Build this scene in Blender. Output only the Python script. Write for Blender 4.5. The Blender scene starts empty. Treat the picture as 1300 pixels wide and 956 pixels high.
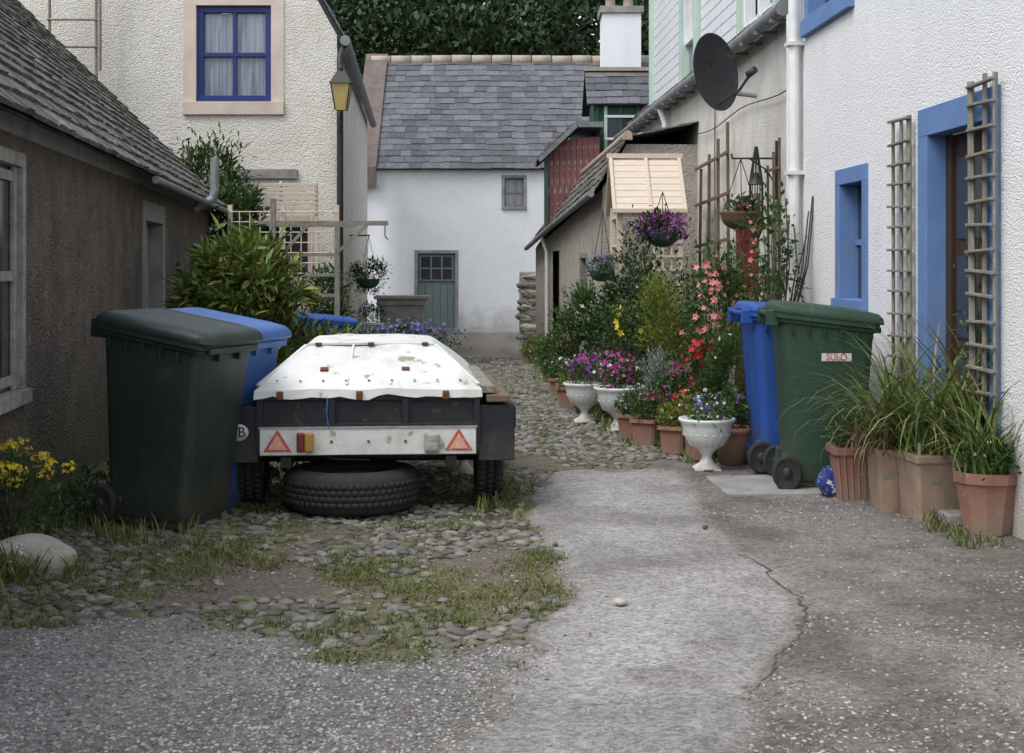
import bpy, math, random
import numpy as np
from mathutils import Vector, Matrix, noise
rng=np.random.default_rng(11); random.seed(11)
scene=bpy.context.scene
COL=scene.collection
pi=math.pi
# ------------------------------------------------------------------ helpers
def link(o,parent=None):
    COL.objects.link(o)
    if parent: o.parent=parent
    return o
def empty(name,loc=(0,0,0),rot=(0,0,0),scale=1,parent=None):
    e=bpy.data.objects.new(name,None); e.empty_display_size=.2
    e.location=loc; e.rotation_euler=rot; e.scale=scale if isinstance(scale,tuple) else (scale,)*3
    return link(e,parent)
def mesh(name,v,f,mat=None,parent=None,smooth=False,bevel=0,loc=None,rot=None):
    m=bpy.data.meshes.new(name); m.from_pydata([tuple(map(float,p)) for p in v],[],f); m.update()
    if mat: m.materials.append(mat)
    if smooth: m.polygons.foreach_set('use_smooth',[True]*len(m.polygons))
    o=bpy.data.objects.new(name,m); link(o,parent)
    if bevel:
        b=o.modifiers.new('b','BEVEL'); b.width=bevel; b.segments=2; b.limit_method='ANGLE'
    if loc: o.location=loc
    if rot: o.rotation_euler=rot
    return o
def box(name,x0,x1,y0,y1,z0,z1,mat,parent=None,bevel=0,rot=None):
    cx,cy,cz=(x0+x1)/2,(y0+y1)/2,(z0+z1)/2
    a,b,c=abs(x1-x0)/2,abs(y1-y0)/2,abs(z1-z0)/2
    v=[(sx*a,sy*b,sz*c) for sz in(-1,1) for sy in(-1,1) for sx in(-1,1)]
    f=[(0,2,3,1),(4,5,7,6),(0,1,5,4),(2,6,7,3),(0,4,6,2),(1,3,7,5)]
    return mesh(name,v,f,mat,parent,False,bevel,(cx,cy,cz),rot)
def beam(name,p0,p1,w,h,mat,parent=None,bevel=0):
    p0=Vector(p0);p1=Vector(p1);d=(p1-p0);L=d.length
    o=box(name,-w/2,w/2,-h/2,h/2,-L/2,L/2,mat,parent,bevel)
    o.location=(p0+p1)/2; o.rotation_euler=d.to_track_quat('Z','Y').to_euler(); return o
def cyl(name,p0,p1,r0,mat,parent=None,r1=None,seg=14,smooth=True):
    r1=r0 if r1 is None else r1
    p0=Vector(p0);p1=Vector(p1);d=p1-p0;q=d.to_track_quat('Z','Y')
    v=[];f=[]
    for i,(p,r) in enumerate(((p0,r0),(p1,r1))):
        for k in range(seg):
            a=2*pi*k/seg; v.append(p+q@Vector((r*math.cos(a),r*math.sin(a),0)))
    for k in range(seg): f.append((k,(k+1)%seg,seg+(k+1)%seg,seg+k))
    f.append(tuple(reversed(range(seg)))); f.append(tuple(range(seg,2*seg)))
    o=mesh(name,v,f,mat,parent)
    if smooth:
        for p in o.data.polygons: p.use_smooth=len(p.vertices)==4
    return o
def tube(name,pts,r,mat,parent=None,cyclic=False):
    c=bpy.data.curves.new(name,'CURVE'); c.dimensions='3D'; c.bevel_depth=r; c.bevel_resolution=2; c.use_fill_caps=True
    s=c.splines.new('POLY'); s.points.add(len(pts)-1)
    for p,q in zip(s.points,pts): p.co=(*q,1)
    s.use_cyclic_u=cyclic
    c.materials.append(mat); return link(bpy.data.objects.new(name,c),parent)
def lathe(name,prof,mat,parent=None,loc=(0,0,0),seg=32,axis='Z',smooth=True,sharp=False):
    v=[];f=[];n=len(prof)
    for r,z in prof:
        for k in range(seg):
            a=2*pi*k/seg
            v.append((r*math.cos(a),r*math.sin(a),z) if axis=='Z' else (z,r*math.cos(a),r*math.sin(a)))
    for i in range(n-1):
        for k in range(seg):
            f.append((i*seg+k,i*seg+(k+1)%seg,(i+1)*seg+(k+1)%seg,(i+1)*seg+k))
    o=mesh(name,v,f,mat,parent,smooth,0,loc)
    return o
def rr(hw,hy,r,z,cy=0,n=5):
    p=[]
    for (sx,sy,a0) in((1,1,0),(-1,1,pi/2),(-1,-1,pi),(1,-1,1.5*pi)):
        for k in range(n):
            a=a0+pi/2*k/(n-1); p.append((sx*(hw-r)+r*math.cos(a),cy+sy*(hy-r)+r*math.sin(a),z))
    return p
def loft(name,rings,mat,parent=None,cap0=True,cap1=True,smooth=False,zf=None):
    n=len(rings[0]);v=[p for r in rings for p in r]
    if zf: v=[(x,y,zf(x,y,z)) for x,y,z in v]
    f=[]
    for i in range(len(rings)-1):
        for k in range(n): f.append((i*n+k,i*n+(k+1)%n,(i+1)*n+(k+1)%n,(i+1)*n+k))
    if cap0: f.append(tuple(reversed(range(n))))
    if cap1: f.append(tuple(range((len(rings)-1)*n,len(rings)*n)))
    o=mesh(name,v,f,mat,parent)
    if smooth:
        o.data.polygons.foreach_set('use_smooth',[True]*len(o.data.polygons))
        try: o.data.set_sharp_from_angle(angle=math.radians(35))
        except Exception: pass
    return o
def scatter(name,tv,tf,pos,mats,mat,parent=None,smooth=False):
    tv=np.array(tv,float);tf=np.array(tf,int);N=len(pos);Mv=len(tv);K=tf.shape[1]
    v=(np.einsum('nij,mj->nmi',mats,tv)+np.array(pos)[:,None,:]).reshape(-1,3)
    f=(tf[None]+(np.arange(N)*Mv)[:,None,None]).reshape(-1)
    m=bpy.data.meshes.new(name); m.vertices.add(len(v)); m.vertices.foreach_set('co',v.ravel())
    nf=N*len(tf); m.loops.add(nf*K); m.loops.foreach_set('vertex_index',f)
    m.polygons.add(nf); m.polygons.foreach_set('loop_start',np.arange(nf)*K)
    try: m.polygons.foreach_set('loop_total',np.full(nf,K))
    except Exception: pass
    if smooth: m.polygons.foreach_set('use_smooth',np.ones(nf,bool))
    m.update(calc_edges=True); m.validate(); m.materials.append(mat)
    return link(bpy.data.objects.new(name,m),parent)
def nrm(a): return a/np.maximum(np.linalg.norm(a,axis=-1,keepdims=True),1e-6)
def orient(d,s,upn=.5):
    d=nrm(d);up=np.array([0,0,1.])+rng.normal(0,upn,d.shape)
    x=nrm(np.cross(d,up));z=np.cross(x,d)
    return np.stack([x,d,z],-1)*np.asarray(s)[:,None,None]
# ------------------------------------------------------------------ materials
def base(name):
    m=bpy.data.materials.new(name); m.use_nodes=True; nt=m.node_tree; b=nt.nodes['Principled BSDF']
    return m,nt,b
def N(nt,t,**k):
    n=nt.nodes.new(t)
    for a,v in k.items():
        if a.startswith('i_'): n.inputs[a[2:].replace('_',' ')].default_value=v
        else: setattr(n,a,v)
    return n
def ramp(nt,fac,stops):
    r=nt.nodes.new('ShaderNodeValToRGB'); e=r.color_ramp.elements
    while len(e)<len(stops): e.new(.5)
    for q,(p,c) in zip(e,stops): q.position=p; q.color=(*c,1)
    nt.links.new(fac,r.inputs[0]); return r.outputs[0]
def mixc(nt,a,b,fac,mode='MIX'):
    m=nt.nodes.new('ShaderNodeMix'); m.data_type='RGBA'; m.blend_type=mode
    for s,v in((0,fac),(6,a),(7,b)):
        if hasattr(v,'is_linked') : nt.links.new(v,m.inputs[s])
        else: m.inputs[s].default_value=v if s==0 else (*v,1)
    return m.outputs[2]
def M(name,c1,c2=None,scale=6,rough=.8,bump=0,bscale=80,island=0,metal=0,dirt=None,spots=None,spec=.4,stretch=None,bdist=.01,streak=None,grain=0):
    m,nt,b=base(name);L=nt.links.new
    c2=c2 or tuple(x*.8 for x in c1)
    tc=N(nt,'ShaderNodeTexCoord'); src=tc.outputs['Object']
    if stretch:
        mp=N(nt,'ShaderNodeMapping'); mp.inputs['Scale'].default_value=stretch; L(src,mp.inputs[0]); src2=mp.outputs[0]
    else: src2=src
    n=N(nt,'ShaderNodeTexNoise',i_Scale=scale,i_Detail=6.,i_Roughness=.62); L(src2,n.inputs['Vector'])
    col=ramp(nt,n.outputs[0],[(.33,c1),(.68,c2)])
    if spots:
        n2=N(nt,'ShaderNodeTexNoise',i_Scale=spots[1],i_Detail=5.,i_Roughness=.65); L(src,n2.inputs['Vector'])
        f=ramp(nt,n2.outputs[0],[(spots[2],(0,0,0)),(min(1,spots[2]+.07),(1,1,1))])
        col=mixc(nt,col,spots[0],f)
    if streak:
        mp=N(nt,'ShaderNodeMapping'); mp.inputs['Scale'].default_value=(1.6,1.6,.45); L(src,mp.inputs[0])
        n2=N(nt,'ShaderNodeTexNoise',i_Scale=streak[1],i_Detail=7.,i_Roughness=.7); L(mp.outputs[0],n2.inputs['Vector'])
        f=ramp(nt,n2.outputs[0],[(.52,(0,0,0)),(.78,(streak[2],)*3)])
        col=mixc(nt,col,streak[0],f)
    if dirt: # colour,z0,z1
        g=N(nt,'ShaderNodeNewGeometry'); s=N(nt,'ShaderNodeSeparateXYZ'); L(g.outputs['Position'],s.inputs[0])
        n3=N(nt,'ShaderNodeTexNoise',i_Scale=2.5,i_Detail=6.,i_Roughness=.7); L(src,n3.inputs['Vector'])
        a=N(nt,'ShaderNodeMath',operation='MULTIPLY_ADD'); L(n3.outputs[0],a.inputs[0]); a.inputs[1].default_value=-1.6; L(s.outputs[2],a.inputs[2])
        mr=N(nt,'ShaderNodeMapRange'); L(a.outputs[0],mr.inputs[0])
        mr.inputs[1].default_value=dirt[2]-.8; mr.inputs[2].default_value=dirt[1]-.8; mr.inputs[3].default_value=0; mr.inputs[4].default_value=.85
        col=mixc(nt,col,dirt[0],mr.outputs[0])
    if island:
        g=N(nt,'ShaderNodeNewGeometry'); mr=N(nt,'ShaderNodeMapRange'); L(g.outputs['Random Per Island'],mr.inputs[0])
        mr.inputs[3].default_value=1-island; mr.inputs[4].default_value=1+island
        h=N(nt,'ShaderNodeHueSaturation'); L(col,h.inputs['Color']); L(mr.outputs[0],h.inputs['Value']); col=h.outputs[0]
    hgt=None
    if grain:
        v=N(nt,'ShaderNodeTexVoronoi',i_Scale=bscale); L(src,v.inputs['Vector']); hgt=v.outputs['Distance']
        mr=N(nt,'ShaderNodeMapRange'); L(hgt,mr.inputs[0]); mr.inputs[1].default_value=0.; mr.inputs[2].default_value=.75; mr.inputs[3].default_value=1+grain*.4; mr.inputs[4].default_value=1-grain
        h=N(nt,'ShaderNodeHueSaturation'); L(col,h.inputs['Color']); L(mr.outputs[0],h.inputs['Value']); col=h.outputs[0]
    L(col,b.inputs['Base Color'])
    b.inputs['Metallic'].default_value=metal; b.inputs['Specular IOR Level'].default_value=spec
    rn=N(nt,'ShaderNodeMapRange'); L(n.outputs[0],rn.inputs[0]); rn.inputs[3].default_value=max(0,rough-.12); rn.inputs[4].default_value=min(1,rough+.12); L(rn.outputs[0],b.inputs['Roughness'])
    if bump:
        n4=N(nt,'ShaderNodeTexNoise',i_Scale=bscale*(.45 if grain else 1),i_Detail=4.,i_Roughness=.6); L(src2,n4.inputs['Vector'])
        h=n4.outputs[0]
        if hgt:
            a=N(nt,'ShaderNodeMath',operation='MULTIPLY_ADD'); L(hgt,a.inputs[0]); a.inputs[1].default_value=-.9; L(h,a.inputs[2]); h=a.outputs[0]
        bp=N(nt,'ShaderNodeBump',i_Strength=bump,i_Distance=bdist); L(h,bp.inputs['Height']); L(bp.outputs[0],b.inputs['Normal'])
    return m
def LEAF(name,cols,trans=.22,rough=.55):
    m,nt,b=base(name);L=nt.links.new
    g=N(nt,'ShaderNodeNewGeometry'); n=len(cols)
    c=ramp(nt,g.outputs['Random Per Island'],[(i/(n-1),q) for i,q in enumerate(cols)])
    L(c,b.inputs['Base Color']); b.inputs['Roughness'].default_value=rough; b.inputs['Specular IOR Level'].default_value=.3
    if trans:
        t=N(nt,'ShaderNodeBsdfTranslucent'); L(c,t.inputs[0])
        mx=N(nt,'ShaderNodeMixShader'); mx.inputs[0].default_value=trans
        L(b.outputs[0],mx.inputs[1]); L(t.outputs[0],mx.inputs[2]); L(mx.outputs[0],nt.nodes['Material Output'].inputs[0])
    return m
white_harl=M('white_harl',(.80,.80,.80),(.75,.75,.74),2,.95,.75,105,dirt=((.46,.44,.38),.0,.7),bdist=.009,streak=((.58,.57,.54),1.6,.35),grain=.10)
row_harl=M('row_harl',(.74,.72,.67),(.62,.59,.53),2.5,.95,.8,85,dirt=((.36,.33,.27),.0,1.0),bdist=.011,streak=((.40,.37,.31),1.8,.6),grain=.14)
far_white=M('far_white_harl',(.78,.79,.80),(.72,.73,.74),1.5,.95,.6,55,dirt=((.42,.41,.38),-.1,.45),bdist=.012,streak=((.58,.58,.57),.9,.4),grain=.06)
cream_harl=M('cream_harl',(.74,.71,.63),(.63,.60,.52),1.8,.95,.85,55,dirt=((.42,.38,.30),.3,1.6),bdist=.014,streak=((.44,.40,.33),1.2,.55),grain=.12)
tan_harl=M('tan_harl',(.46,.43,.37),(.34,.31,.26),4,.95,.9,60,dirt=((.2,.19,.14),.0,.9),bdist=.014,grain=.22)
brown_harl=M('brown_harl',(.27,.225,.18),(.14,.115,.092),3.2,.95,1,64,dirt=((.12,.12,.07),.0,.9),spots=((.33,.29,.24),9,.60),bdist=.022,streak=((.10,.085,.07),1.3,.7),grain=.5)
skew_mat=M('skew_stone',(.19,.15,.13),(.12,.095,.085),5,.95,.7,40,grain=.2)
slate=M('slate',(.12,.125,.135),(.075,.078,.086),14,.62,.4,50,island=.34,spots=((.22,.23,.20),16,.66),spec=.4)
slate_old=M('slate_old',(.145,.14,.13),(.085,.08,.073),16,.75,.5,50,island=.38,spots=((.30,.30,.25),12,.58),spec=.3,streak=((.10,.10,.05),1.3,.7))
under=M('roof_boarding',(.03,.03,.03),rough=.9)
ridge_m=M('ridge_tile',(.38,.31,.23),(.27,.23,.19),10,.9,.3,50,island=.2)
blue_stone=M('blue_paint',(.12,.215,.42),(.095,.175,.35),3,.75,.3,90,dirt=((.12,.16,.25),.0,.5),streak=((.26,.32,.42),2.5,.45))
navy=M('navy_paint',(.012,.03,.16),(.01,.025,.13),5,.5)
pink_stone=M('margin_stone',(.60,.50,.42),(.51,.42,.35),4,.9,.3,60,streak=((.38,.31,.25),2,.5))
grey_stone=M('grey_stone',(.30,.29,.27),(.19,.185,.17),5,.9,.5,50)
glass=M('window_glass',(.02,.024,.028),(.035,.04,.045),1.5,.12,spec=.8)
curtain=M('net_curtain',(.28,.32,.36),(.09,.11,.14),9,.25,0,spec=.7,stretch=(2.5,1,.12))
brown_wood=M('brown_joinery',(.055,.028,.02),(.035,.02,.015),10,.5,.2,60,stretch=(6,6,.6))
maroon=M('maroon_paint',(.18,.018,.025),(.12,.013,.02),4,.5)
red_board=M('red_boards',(.28,.115,.115),(.19,.08,.08),6,.85,.3,30,island=.22,stretch=(5,5,.6),spots=((.36,.28,.26),12,.56))
white_paint=M('white_paint',(.78,.79,.81),(.70,.71,.74),5,.5,.1,40,streak=((.55,.55,.54),2,.4))
gap_shade_grey=M('gap_shade_grey',(.25,.26,.28),(.20,.21,.22),5,.8)  # dormer backing, darkened to paint shade into the gaps between boards
pale_green=M('pale_green_paint',(.45,.58,.50),(.40,.52,.45),5,.5)
dk_green=M('dark_green_paint',(.02,.085,.055),(.015,.06,.04),5,.5)
door_green=M('sage_door_paint',(.17,.22,.205),(.13,.175,.165),4,.6,.2,40,stretch=(5,5,.5))
peel=M('peeling_paint',(.36,.35,.33),(.19,.18,.165),9,.85,.6,50,spots=((.11,.10,.09),34,.60))
wood_pale=M('pale_timber',(.62,.53,.43),(.53,.45,.36),7,.75,.3,50,island=.12,stretch=(1,6,6))
wood_grey=M('weathered_timber',(.27,.25,.21),(.15,.138,.11),12,.85,.5,60,stretch=(3,3,.8))
wood_brown=M('brown_timber',(.17,.115,.075),(.10,.07,.048),10,.8,.4,60)
gutter_m=M('gutter_grey',(.22,.23,.24),(.12,.125,.13),7,.6,.2,30)
pipe_white=M('pipe_white',(.72,.73,.72),(.60,.60,.58),5,.5,streak=((.35,.33,.28),3,.5))
black_iron=M('black_iron',(.015,.015,.016),(.03,.028,.026),20,.5,.2,60)
galv=M('galvanised',(.36,.37,.37),(.24,.25,.25),12,.5,metal=.5)
dish_m=M('dish_grey',(.045,.045,.05),(.03,.03,.035),8,.6,spots=((.08,.08,.075),9,.6))
terra=M('terracotta',(.29,.14,.10),(.21,.105,.08),9,.85,.2,60,dirt=((.24,.18,.13),.0,.25),spots=((.32,.24,.19),13,.60))
terra2=M('terracotta_faded',(.34,.24,.175),(.23,.16,.12),7,.85,.3,60,spots=((.2,.19,.14),10,.56))
urn_white=M('urn_plastic',(.70,.70,.69),(.58,.58,.57),7,.6,dirt=((.35,.33,.26),.0,.2),streak=((.4,.4,.33),4,.6))
pot_green=M('green_pot',(.02,.10,.06),rough=.5)
pot_black=M('black_pot',(.02,.02,.022),rough=.5)
wicker=M('wicker',(.19,.115,.06),(.08,.045,.025),40,.85,1,70,bdist=.02,stretch=(1,1,3))
soil=M('soil',(.035,.025,.018),rough=1,bump=1,bscale=60)
bin_green=M('bin_green_plastic',(.022,.056,.034),(.018,.044,.027),3,.55,.12,120,dirt=((.07,.07,.05),.0,.35),spec=.35,spots=((.038,.068,.048),8,.62),streak=((.06,.085,.065),3,.5))
bin_dark=M('bin_dark_green_plastic',(.018,.031,.027),(.013,.023,.020),3,.5,.12,120,dirt=((.055,.055,.04),.0,.45),spec=.45,spots=((.034,.045,.038),7,.62),streak=((.05,.06,.05),3,.5))
bin_blue=M('bin_blue_plastic',(.018,.075,.31),(.014,.06,.25),3,.45,.1,120,dirt=((.07,.09,.14),.0,.3),spec=.4,streak=((.07,.13,.31),3,.5))
bin_blue2=M('bin_light_blue_plastic',(.045,.13,.36),(.035,.105,.30),3,.45,.1,120,spec=.4,dirt=((.07,.09,.14),.0,.3))
rubber=M('rubber',(.018,.018,.018),(.035,.033,.03),14,.85,.4,60)
rim_m=M('wheel_rim',(.3,.3,.3),(.18,.16,.14),14,.6)
trailer_black=M('trailer_black_paint',(.012,.013,.017),(.009,.010,.012),6,.6,.3,30,spots=((.06,.04,.028),12,.60),dirt=((.05,.045,.035),.1,.5))
lid_white=M('trailer_lid',(.68,.68,.66),(.57,.57,.54),4,.65,.5,14,spots=((.27,.26,.19),8,.60),streak=((.38,.36,.29),2.0,.8),bdist=.012)
board_white=M('lamp_board',(.64,.63,.60),(.48,.47,.44),9,.6,spots=((.32,.27,.22),14,.60))
refl_red=M('reflector_red',(.46,.09,.05),(.36,.07,.04),20,.4,spots=((.5,.36,.3),30,.58))
orange_m=M('reflector_orange',(.66,.32,.22),(.58,.27,.18),30,.5,spots=((.6,.5,.42),40,.52))
lamp_red=M('lamp_red',(.16,.01,.015),rough=.25,spec=.7)
lamp_amber=M('lamp_amber',(.40,.20,.04),rough=.25,spec=.7)
lamp_clear=M('lamp_clear',(.40,.39,.35),(.18,.17,.16),30,.3,spec=.7)
rust=M('rust',(.16,.065,.03),(.09,.04,.02),20,.9,.4,60)
sticker=M('sticker_white',(.6,.6,.56),(.5,.48,.44),30,.6)
ink_black=M('ink_black',(.01,.01,.01)); ink_red=M('ink_red',(.45,.05,.05))
amber_glass=M('amber_glass',(.48,.36,.12),(.34,.27,.10),6,.3,spec=.6)
cobble=M('cobble_stone',(.20,.188,.168),(.115,.108,.097),9,.85,.45,60,island=.42,spots=((.095,.10,.05),6,.50),spec=.22)
gravel_m=M('gravel_stone',(.31,.295,.28),(.19,.178,.168),9,.9,island=.6)
rock=M('boulder',(.46,.43,.38),(.31,.29,.25),6,.9,.6,30,spots=((.16,.17,.09),7,.6))
bark=M('bark',(.09,.07,.05),(.05,.04,.03),10,.95,.6,30)
stemm=M('stem_green',(.06,.08,.03),(.08,.07,.04),10,.8)
G=lambda n,*c,**k: LEAF(n,c,**k)
lf_mid=G('leaf_mid',(.02,.05,.012),(.045,.095,.02),(.07,.13,.03))
lf_dark=G('leaf_dark',(.012,.028,.009),(.025,.055,.016),(.04,.08,.022))
lf_tree=G('leaf_tree',(.009,.020,.008),(.024,.048,.015),(.045,.078,.024),trans=0)
lf_rhod=G('leaf_rhododendron',(.035,.07,.015),(.08,.13,.025),(.14,.19,.035),(.28,.28,.07),rough=.4)
lf_yel=G('leaf_yellowgreen',(.09,.12,.015),(.16,.20,.03),(.23,.26,.045))
lf_silver=G('leaf_silver',(.22,.26,.22),(.33,.37,.33))
lf_strap=G('leaf_strap',(.05,.09,.02),(.10,.16,.035),(.17,.22,.07),(.28,.24,.11))
lf_grass=G('leaf_grass',(.06,.09,.02),(.10,.14,.03),(.15,.18,.05),(.22,.19,.09))
lf_moss=G('leaf_moss',(.06,.07,.015),(.10,.11,.025),(.15,.15,.04),trans=0)
lf_dry=G('leaf_dry',(.14,.10,.055),(.22,.16,.09),(.08,.07,.045))
fl_pink=G('petal_pink',(.72,.20,.20),(.8,.34,.32),trans=.2); fl_red=G('petal_red',(.45,.01,.02),(.62,.03,.05),trans=.2)
fl_mag=G('petal_magenta',(.28,.02,.15),(.44,.06,.26),trans=.2); fl_pur=G('petal_purple',(.12,.02,.19),(.22,.06,.33),(.28,.06,.25),trans=.2)
fl_yel=G('petal_yellow',(.75,.55,.02),(.8,.65,.08),trans=.2); fl_wht=G('petal_white',(.72,.72,.7),(.75,.7,.75),trans=.2)
fl_lob=G('petal_lobelia',(.12,.10,.33),(.22,.20,.46),trans=.2)
# ------------------------------------------------------------------ plants
LV=[(0,0,0),(-.5,.45,.06),(0,1,-.04),(.5,.45,.06)];LF=[(0,1,2),(0,2,3)]
def clpts(c,r,n,k,spread=.33,shell=.55):
    d=nrm(rng.normal(size=(k,3)))*(rng.uniform(shell,.9,(k,1)))
    w=rng.integers(0,k,n)
    p=d[w]+rng.normal(0,spread,(n,3))*rng.uniform(.5,1,(n,1))
    return np.array(c)+p*np.array(r),p
def foliage(name,c,r,n,ls,mat,parent=None,w=.45,k=22,up=.35,spread=.28,zmin=.02):
    pos,p=clpts(c,r,n,k,spread); keep=pos[:,2]>zmin; pos=pos[keep];p=p[keep]
    d=nrm(p)*.8+rng.normal(0,.6,p.shape)+np.array([0,0,up])
    s=rng.uniform(.65,1.25,len(pos))*ls
    tv=[(x*w,y,z) for x,y,z in LV]
    return scatter(name,tv,LF,pos,orient(d,s),mat,parent)
FV=[];FF=[]
for i in range(5):
    a=2*pi*i/5;b0=a-.5;b1=a+.5;i0=len(FV)
    FV+= [(0,0,0),(.6*math.cos(b0),.6*math.sin(b0),.22),(math.cos(a),math.sin(a),.28),(.6*math.cos(b1),.6*math.sin(b1),.22)]
    FF+= [(i0,i0+1,i0+2),(i0,i0+2,i0+3)]
def flowers(name,c,r,n,s,mat,parent=None,front=0):
    d=nrm(rng.normal(size=(n,3))+np.array([0,-front,.5])); pos=np.array(c)+d*np.array(r)*rng.uniform(.65,1.12,(n,1))
    nd=nrm(d+rng.normal(0,.45,d.shape)+np.array([0,-.3,0])); x=nrm(np.cross(nd,rng.normal(size=nd.shape)));y=np.cross(nd,x)
    Mt=np.stack([x,y,nd],-1)*(rng.uniform(.55,1.2,n)*s)[:,None,None]
    return scatter(name,FV,FF,pos,Mt,mat,parent)
def stems(name,basep,c,r,n,mat,parent=None,rad=.006):
    tv=[(math.cos(a)*rad,0,math.sin(a)*rad) for a in(0,2.1,4.2)]+[(math.cos(a)*rad*.4,1,math.sin(a)*rad*.4) for a in(0,2.1,4.2)]
    tf=[(0,1,4,3),(1,2,5,4),(2,0,3,5)]
    b=np.array(basep)+rng.normal(0,.02,(n,3))*np.array([1,1,0]); e=np.array(c)+nrm(rng.normal(size=(n,3)))*np.array(r)*.8
    d=e-b;Ln=np.linalg.norm(d,axis=1);O=orient(d,np.ones(n)); O[:,:,1]*=Ln[:,None]
    return scatter(name,tv,tf,b,O,mat,parent)
def blades(name,cs,spread,n,L,w,mat,parent=None,arch=1.,lean=.5,seg=6):
    cs=np.array(cs); V=[];F=[]
    for i in range(n):
        c=cs[rng.integers(len(cs))]; a=rng.uniform(0,2*pi); l=L*rng.uniform(.5,1.15); le=rng.uniform(.1,1)*lean; ar=arch*rng.uniform(.4,1.3)
        p=np.array(c,float)+np.array([rng.normal(0,spread),rng.normal(0,spread),0]); dirh=np.array([math.cos(a),math.sin(a),0]); sd=np.array([-math.sin(a),math.cos(a),0])
        th=le; i0=len(V)
        for s in range(seg+1):
            t=s/seg; ww=w*.5*(1-t**2*.95)
            V.append(p+sd*ww);V.append(p-sd*ww)
            p=p+(dirh*math.sin(th)+np.array([0,0,math.cos(th)]))*l/seg; th+=ar/seg*(0.6+t)
            if s<seg: F.append((i0+2*s,i0+2*s+1,i0+2*s+3,i0+2*s+2))
    return mesh(name,V,F,mat,parent,True)
# ------------------------------------------------------------------ buildings
def patch(A,B,Cc,D,u,v):
    return (A*(1-u)+B*u)*(1-v)+(D*(1-u)+Cc*u)*v
def slates(name,A,B,Cc,D,mat,parent,course=.19,width=.26,th=.016):
    """A,B eave ends ; D,C top ends"""
    A,B,Cc,D=[np.array(q,float) for q in(A,B,Cc,D)]
    nm=np.cross(B-A,D-A); nm/=np.linalg.norm(nm)
    if nm[2]<0: nm=-nm
    H=np.linalg.norm(D-A);Wd=np.linalg.norm(B-A);R=int(H/course);V=[];F=[]
    for r in range(R):
        v0=r/R; v1=min(1,v0+1.35/R); n=int(Wd/width*random.uniform(.97,1.03)); off=random.random()
        ed=[0]+sorted(min(1,max(0,(k+off+random.uniform(-.18,.18))/n)) for k in range(0,n))+[1]
        for a,b in zip(ed[:-1],ed[1:]):
            if b-a<.02/Wd: continue
            g=.0025/Wd; a+=g;b-=g
            j=random.uniform(-.07,.07)/R*1.5; l0=th+random.uniform(0,.012); i0=len(V)
            vv=max(0,v0+j); sl=random.uniform(-.03,.03)/R
            bl=patch(A,B,Cc,D,a,max(0,vv+sl));br=patch(A,B,Cc,D,b,max(0,vv-sl));tr=patch(A,B,Cc,D,b,v1);tl=patch(A,B,Cc,D,a,v1)
            t2=random.uniform(-.005,.005)
            V+=[bl+nm*(l0+t2),br+nm*(l0-t2),tr+nm*.003,tl+nm*.003,bl,br,tr-nm*.01,tl-nm*.01]
            F+=[(i0,i0+1,i0+2,i0+3),(i0,i0+4,i0+5,i0+1),(i0,i0+3,i0+7,i0+4),(i0+1,i0+5,i0+6,i0+2)]
    mesh(name,V,F,mat,parent)
    q=[A-nm*.02,B-nm*.02,Cc-nm*.02,D-nm*.02]
    mesh(name+'_boarding',q,[(0,1,2,3)],under,parent)
def wall(name,f,u0,u1,v0,v1,holes,mat,parent):
    us=sorted({u0,u1,*[h[0] for h in holes],*[h[1] for h in holes]}); vs=sorted({v0,v1,*[h[2] for h in holes],*[h[3] for h in holes]})
    V=[];F=[]
    for a,b in zip(us[:-1],us[1:]):
        for c,d in zip(vs[:-1],vs[1:]):
            m=((a+b)/2,(c+d)/2)
            if any(h[0]<m[0]<h[1] and h[2]<m[1]<h[3] for h in holes): continue
            i=len(V);V+=[f(a,c),f(b,c),f(b,d),f(a,d)];F.append((i,i+1,i+2,i+3))
    return mesh(name,V,F,mat,parent)
def surround(nm,y0,y1,z0,z1,fw,s,depth,mat,parent,proud=.014,bottom=True):
    xa,xb=-s*proud,s*depth; xa,xb=min(xa,xb),max(xa,xb)
    zb=z0+(fw if bottom else 0)
    box(nm+'_jamb_1',xa,xb,y0,y0+fw,zb,z1-fw,mat,parent,.004); box(nm+'_jamb_2',xa,xb,y1-fw,y1,zb,z1-fw,mat,parent,.004)
    box(nm+'_lintel',xa,xb,y0,y1,z1-fw,z1,mat,parent,.004)
    if bottom: box(nm+'_sill',xa-(.03 if s>0 else 0),xb+(.03 if s<0 else 0),y0,y1,z0,z0+fw,mat,parent,.004)

# ---- ground ---------------------------------------------------------------
def gz(Y): return -0.14*min(1,max(0,(Y-12)/18))
TY=[2,3.8,4.44,5.09,5.6,6.14,7.28,8.2,8.92,9.4]; TL=[-.35,-.12,-.02,.11,.22,.27,.12,.12,.25,.55]; TR=[.5,.65,.76,1.04,1.1,1.1,1.0,1.05,1.08,.9]
def nz(x,y,s,o=0): return noise.noise(Vector((x*s+o,y*s-o,o*.37)))
def sst(a,b,x):
    t=min(1,max(0,(x-a)/(b-a))); return t*t*(3-2*t)
def lerp(a,b,t): return tuple(p*(1-t)+q*t for p,q in zip(a,b))
def zones(x,y):
    wob=.10*nz(x,y,2.2,3)+.05*nz(x,y,7,9)
    l=np.interp(y,TY,TL)+wob; r=np.interp(y,TY,TR)+.06*nz(x,y,3,14)
    tar=sst(-.05,.05,x-l)*sst(-.05,.05,r-x)*sst(-.15,.15,9.05+wob*2-y)
    right=sst(-.05,.05,x-r)*sst(-.3,.3,9.5-y+wob)
    grav=sst(-.12,.12,l-x)*sst(-.18,.18,5.15+.35*nz(x,0,1.1,5)+wob*2-.25*max(0,x+1)-y)
    return tar,right,grav
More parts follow.
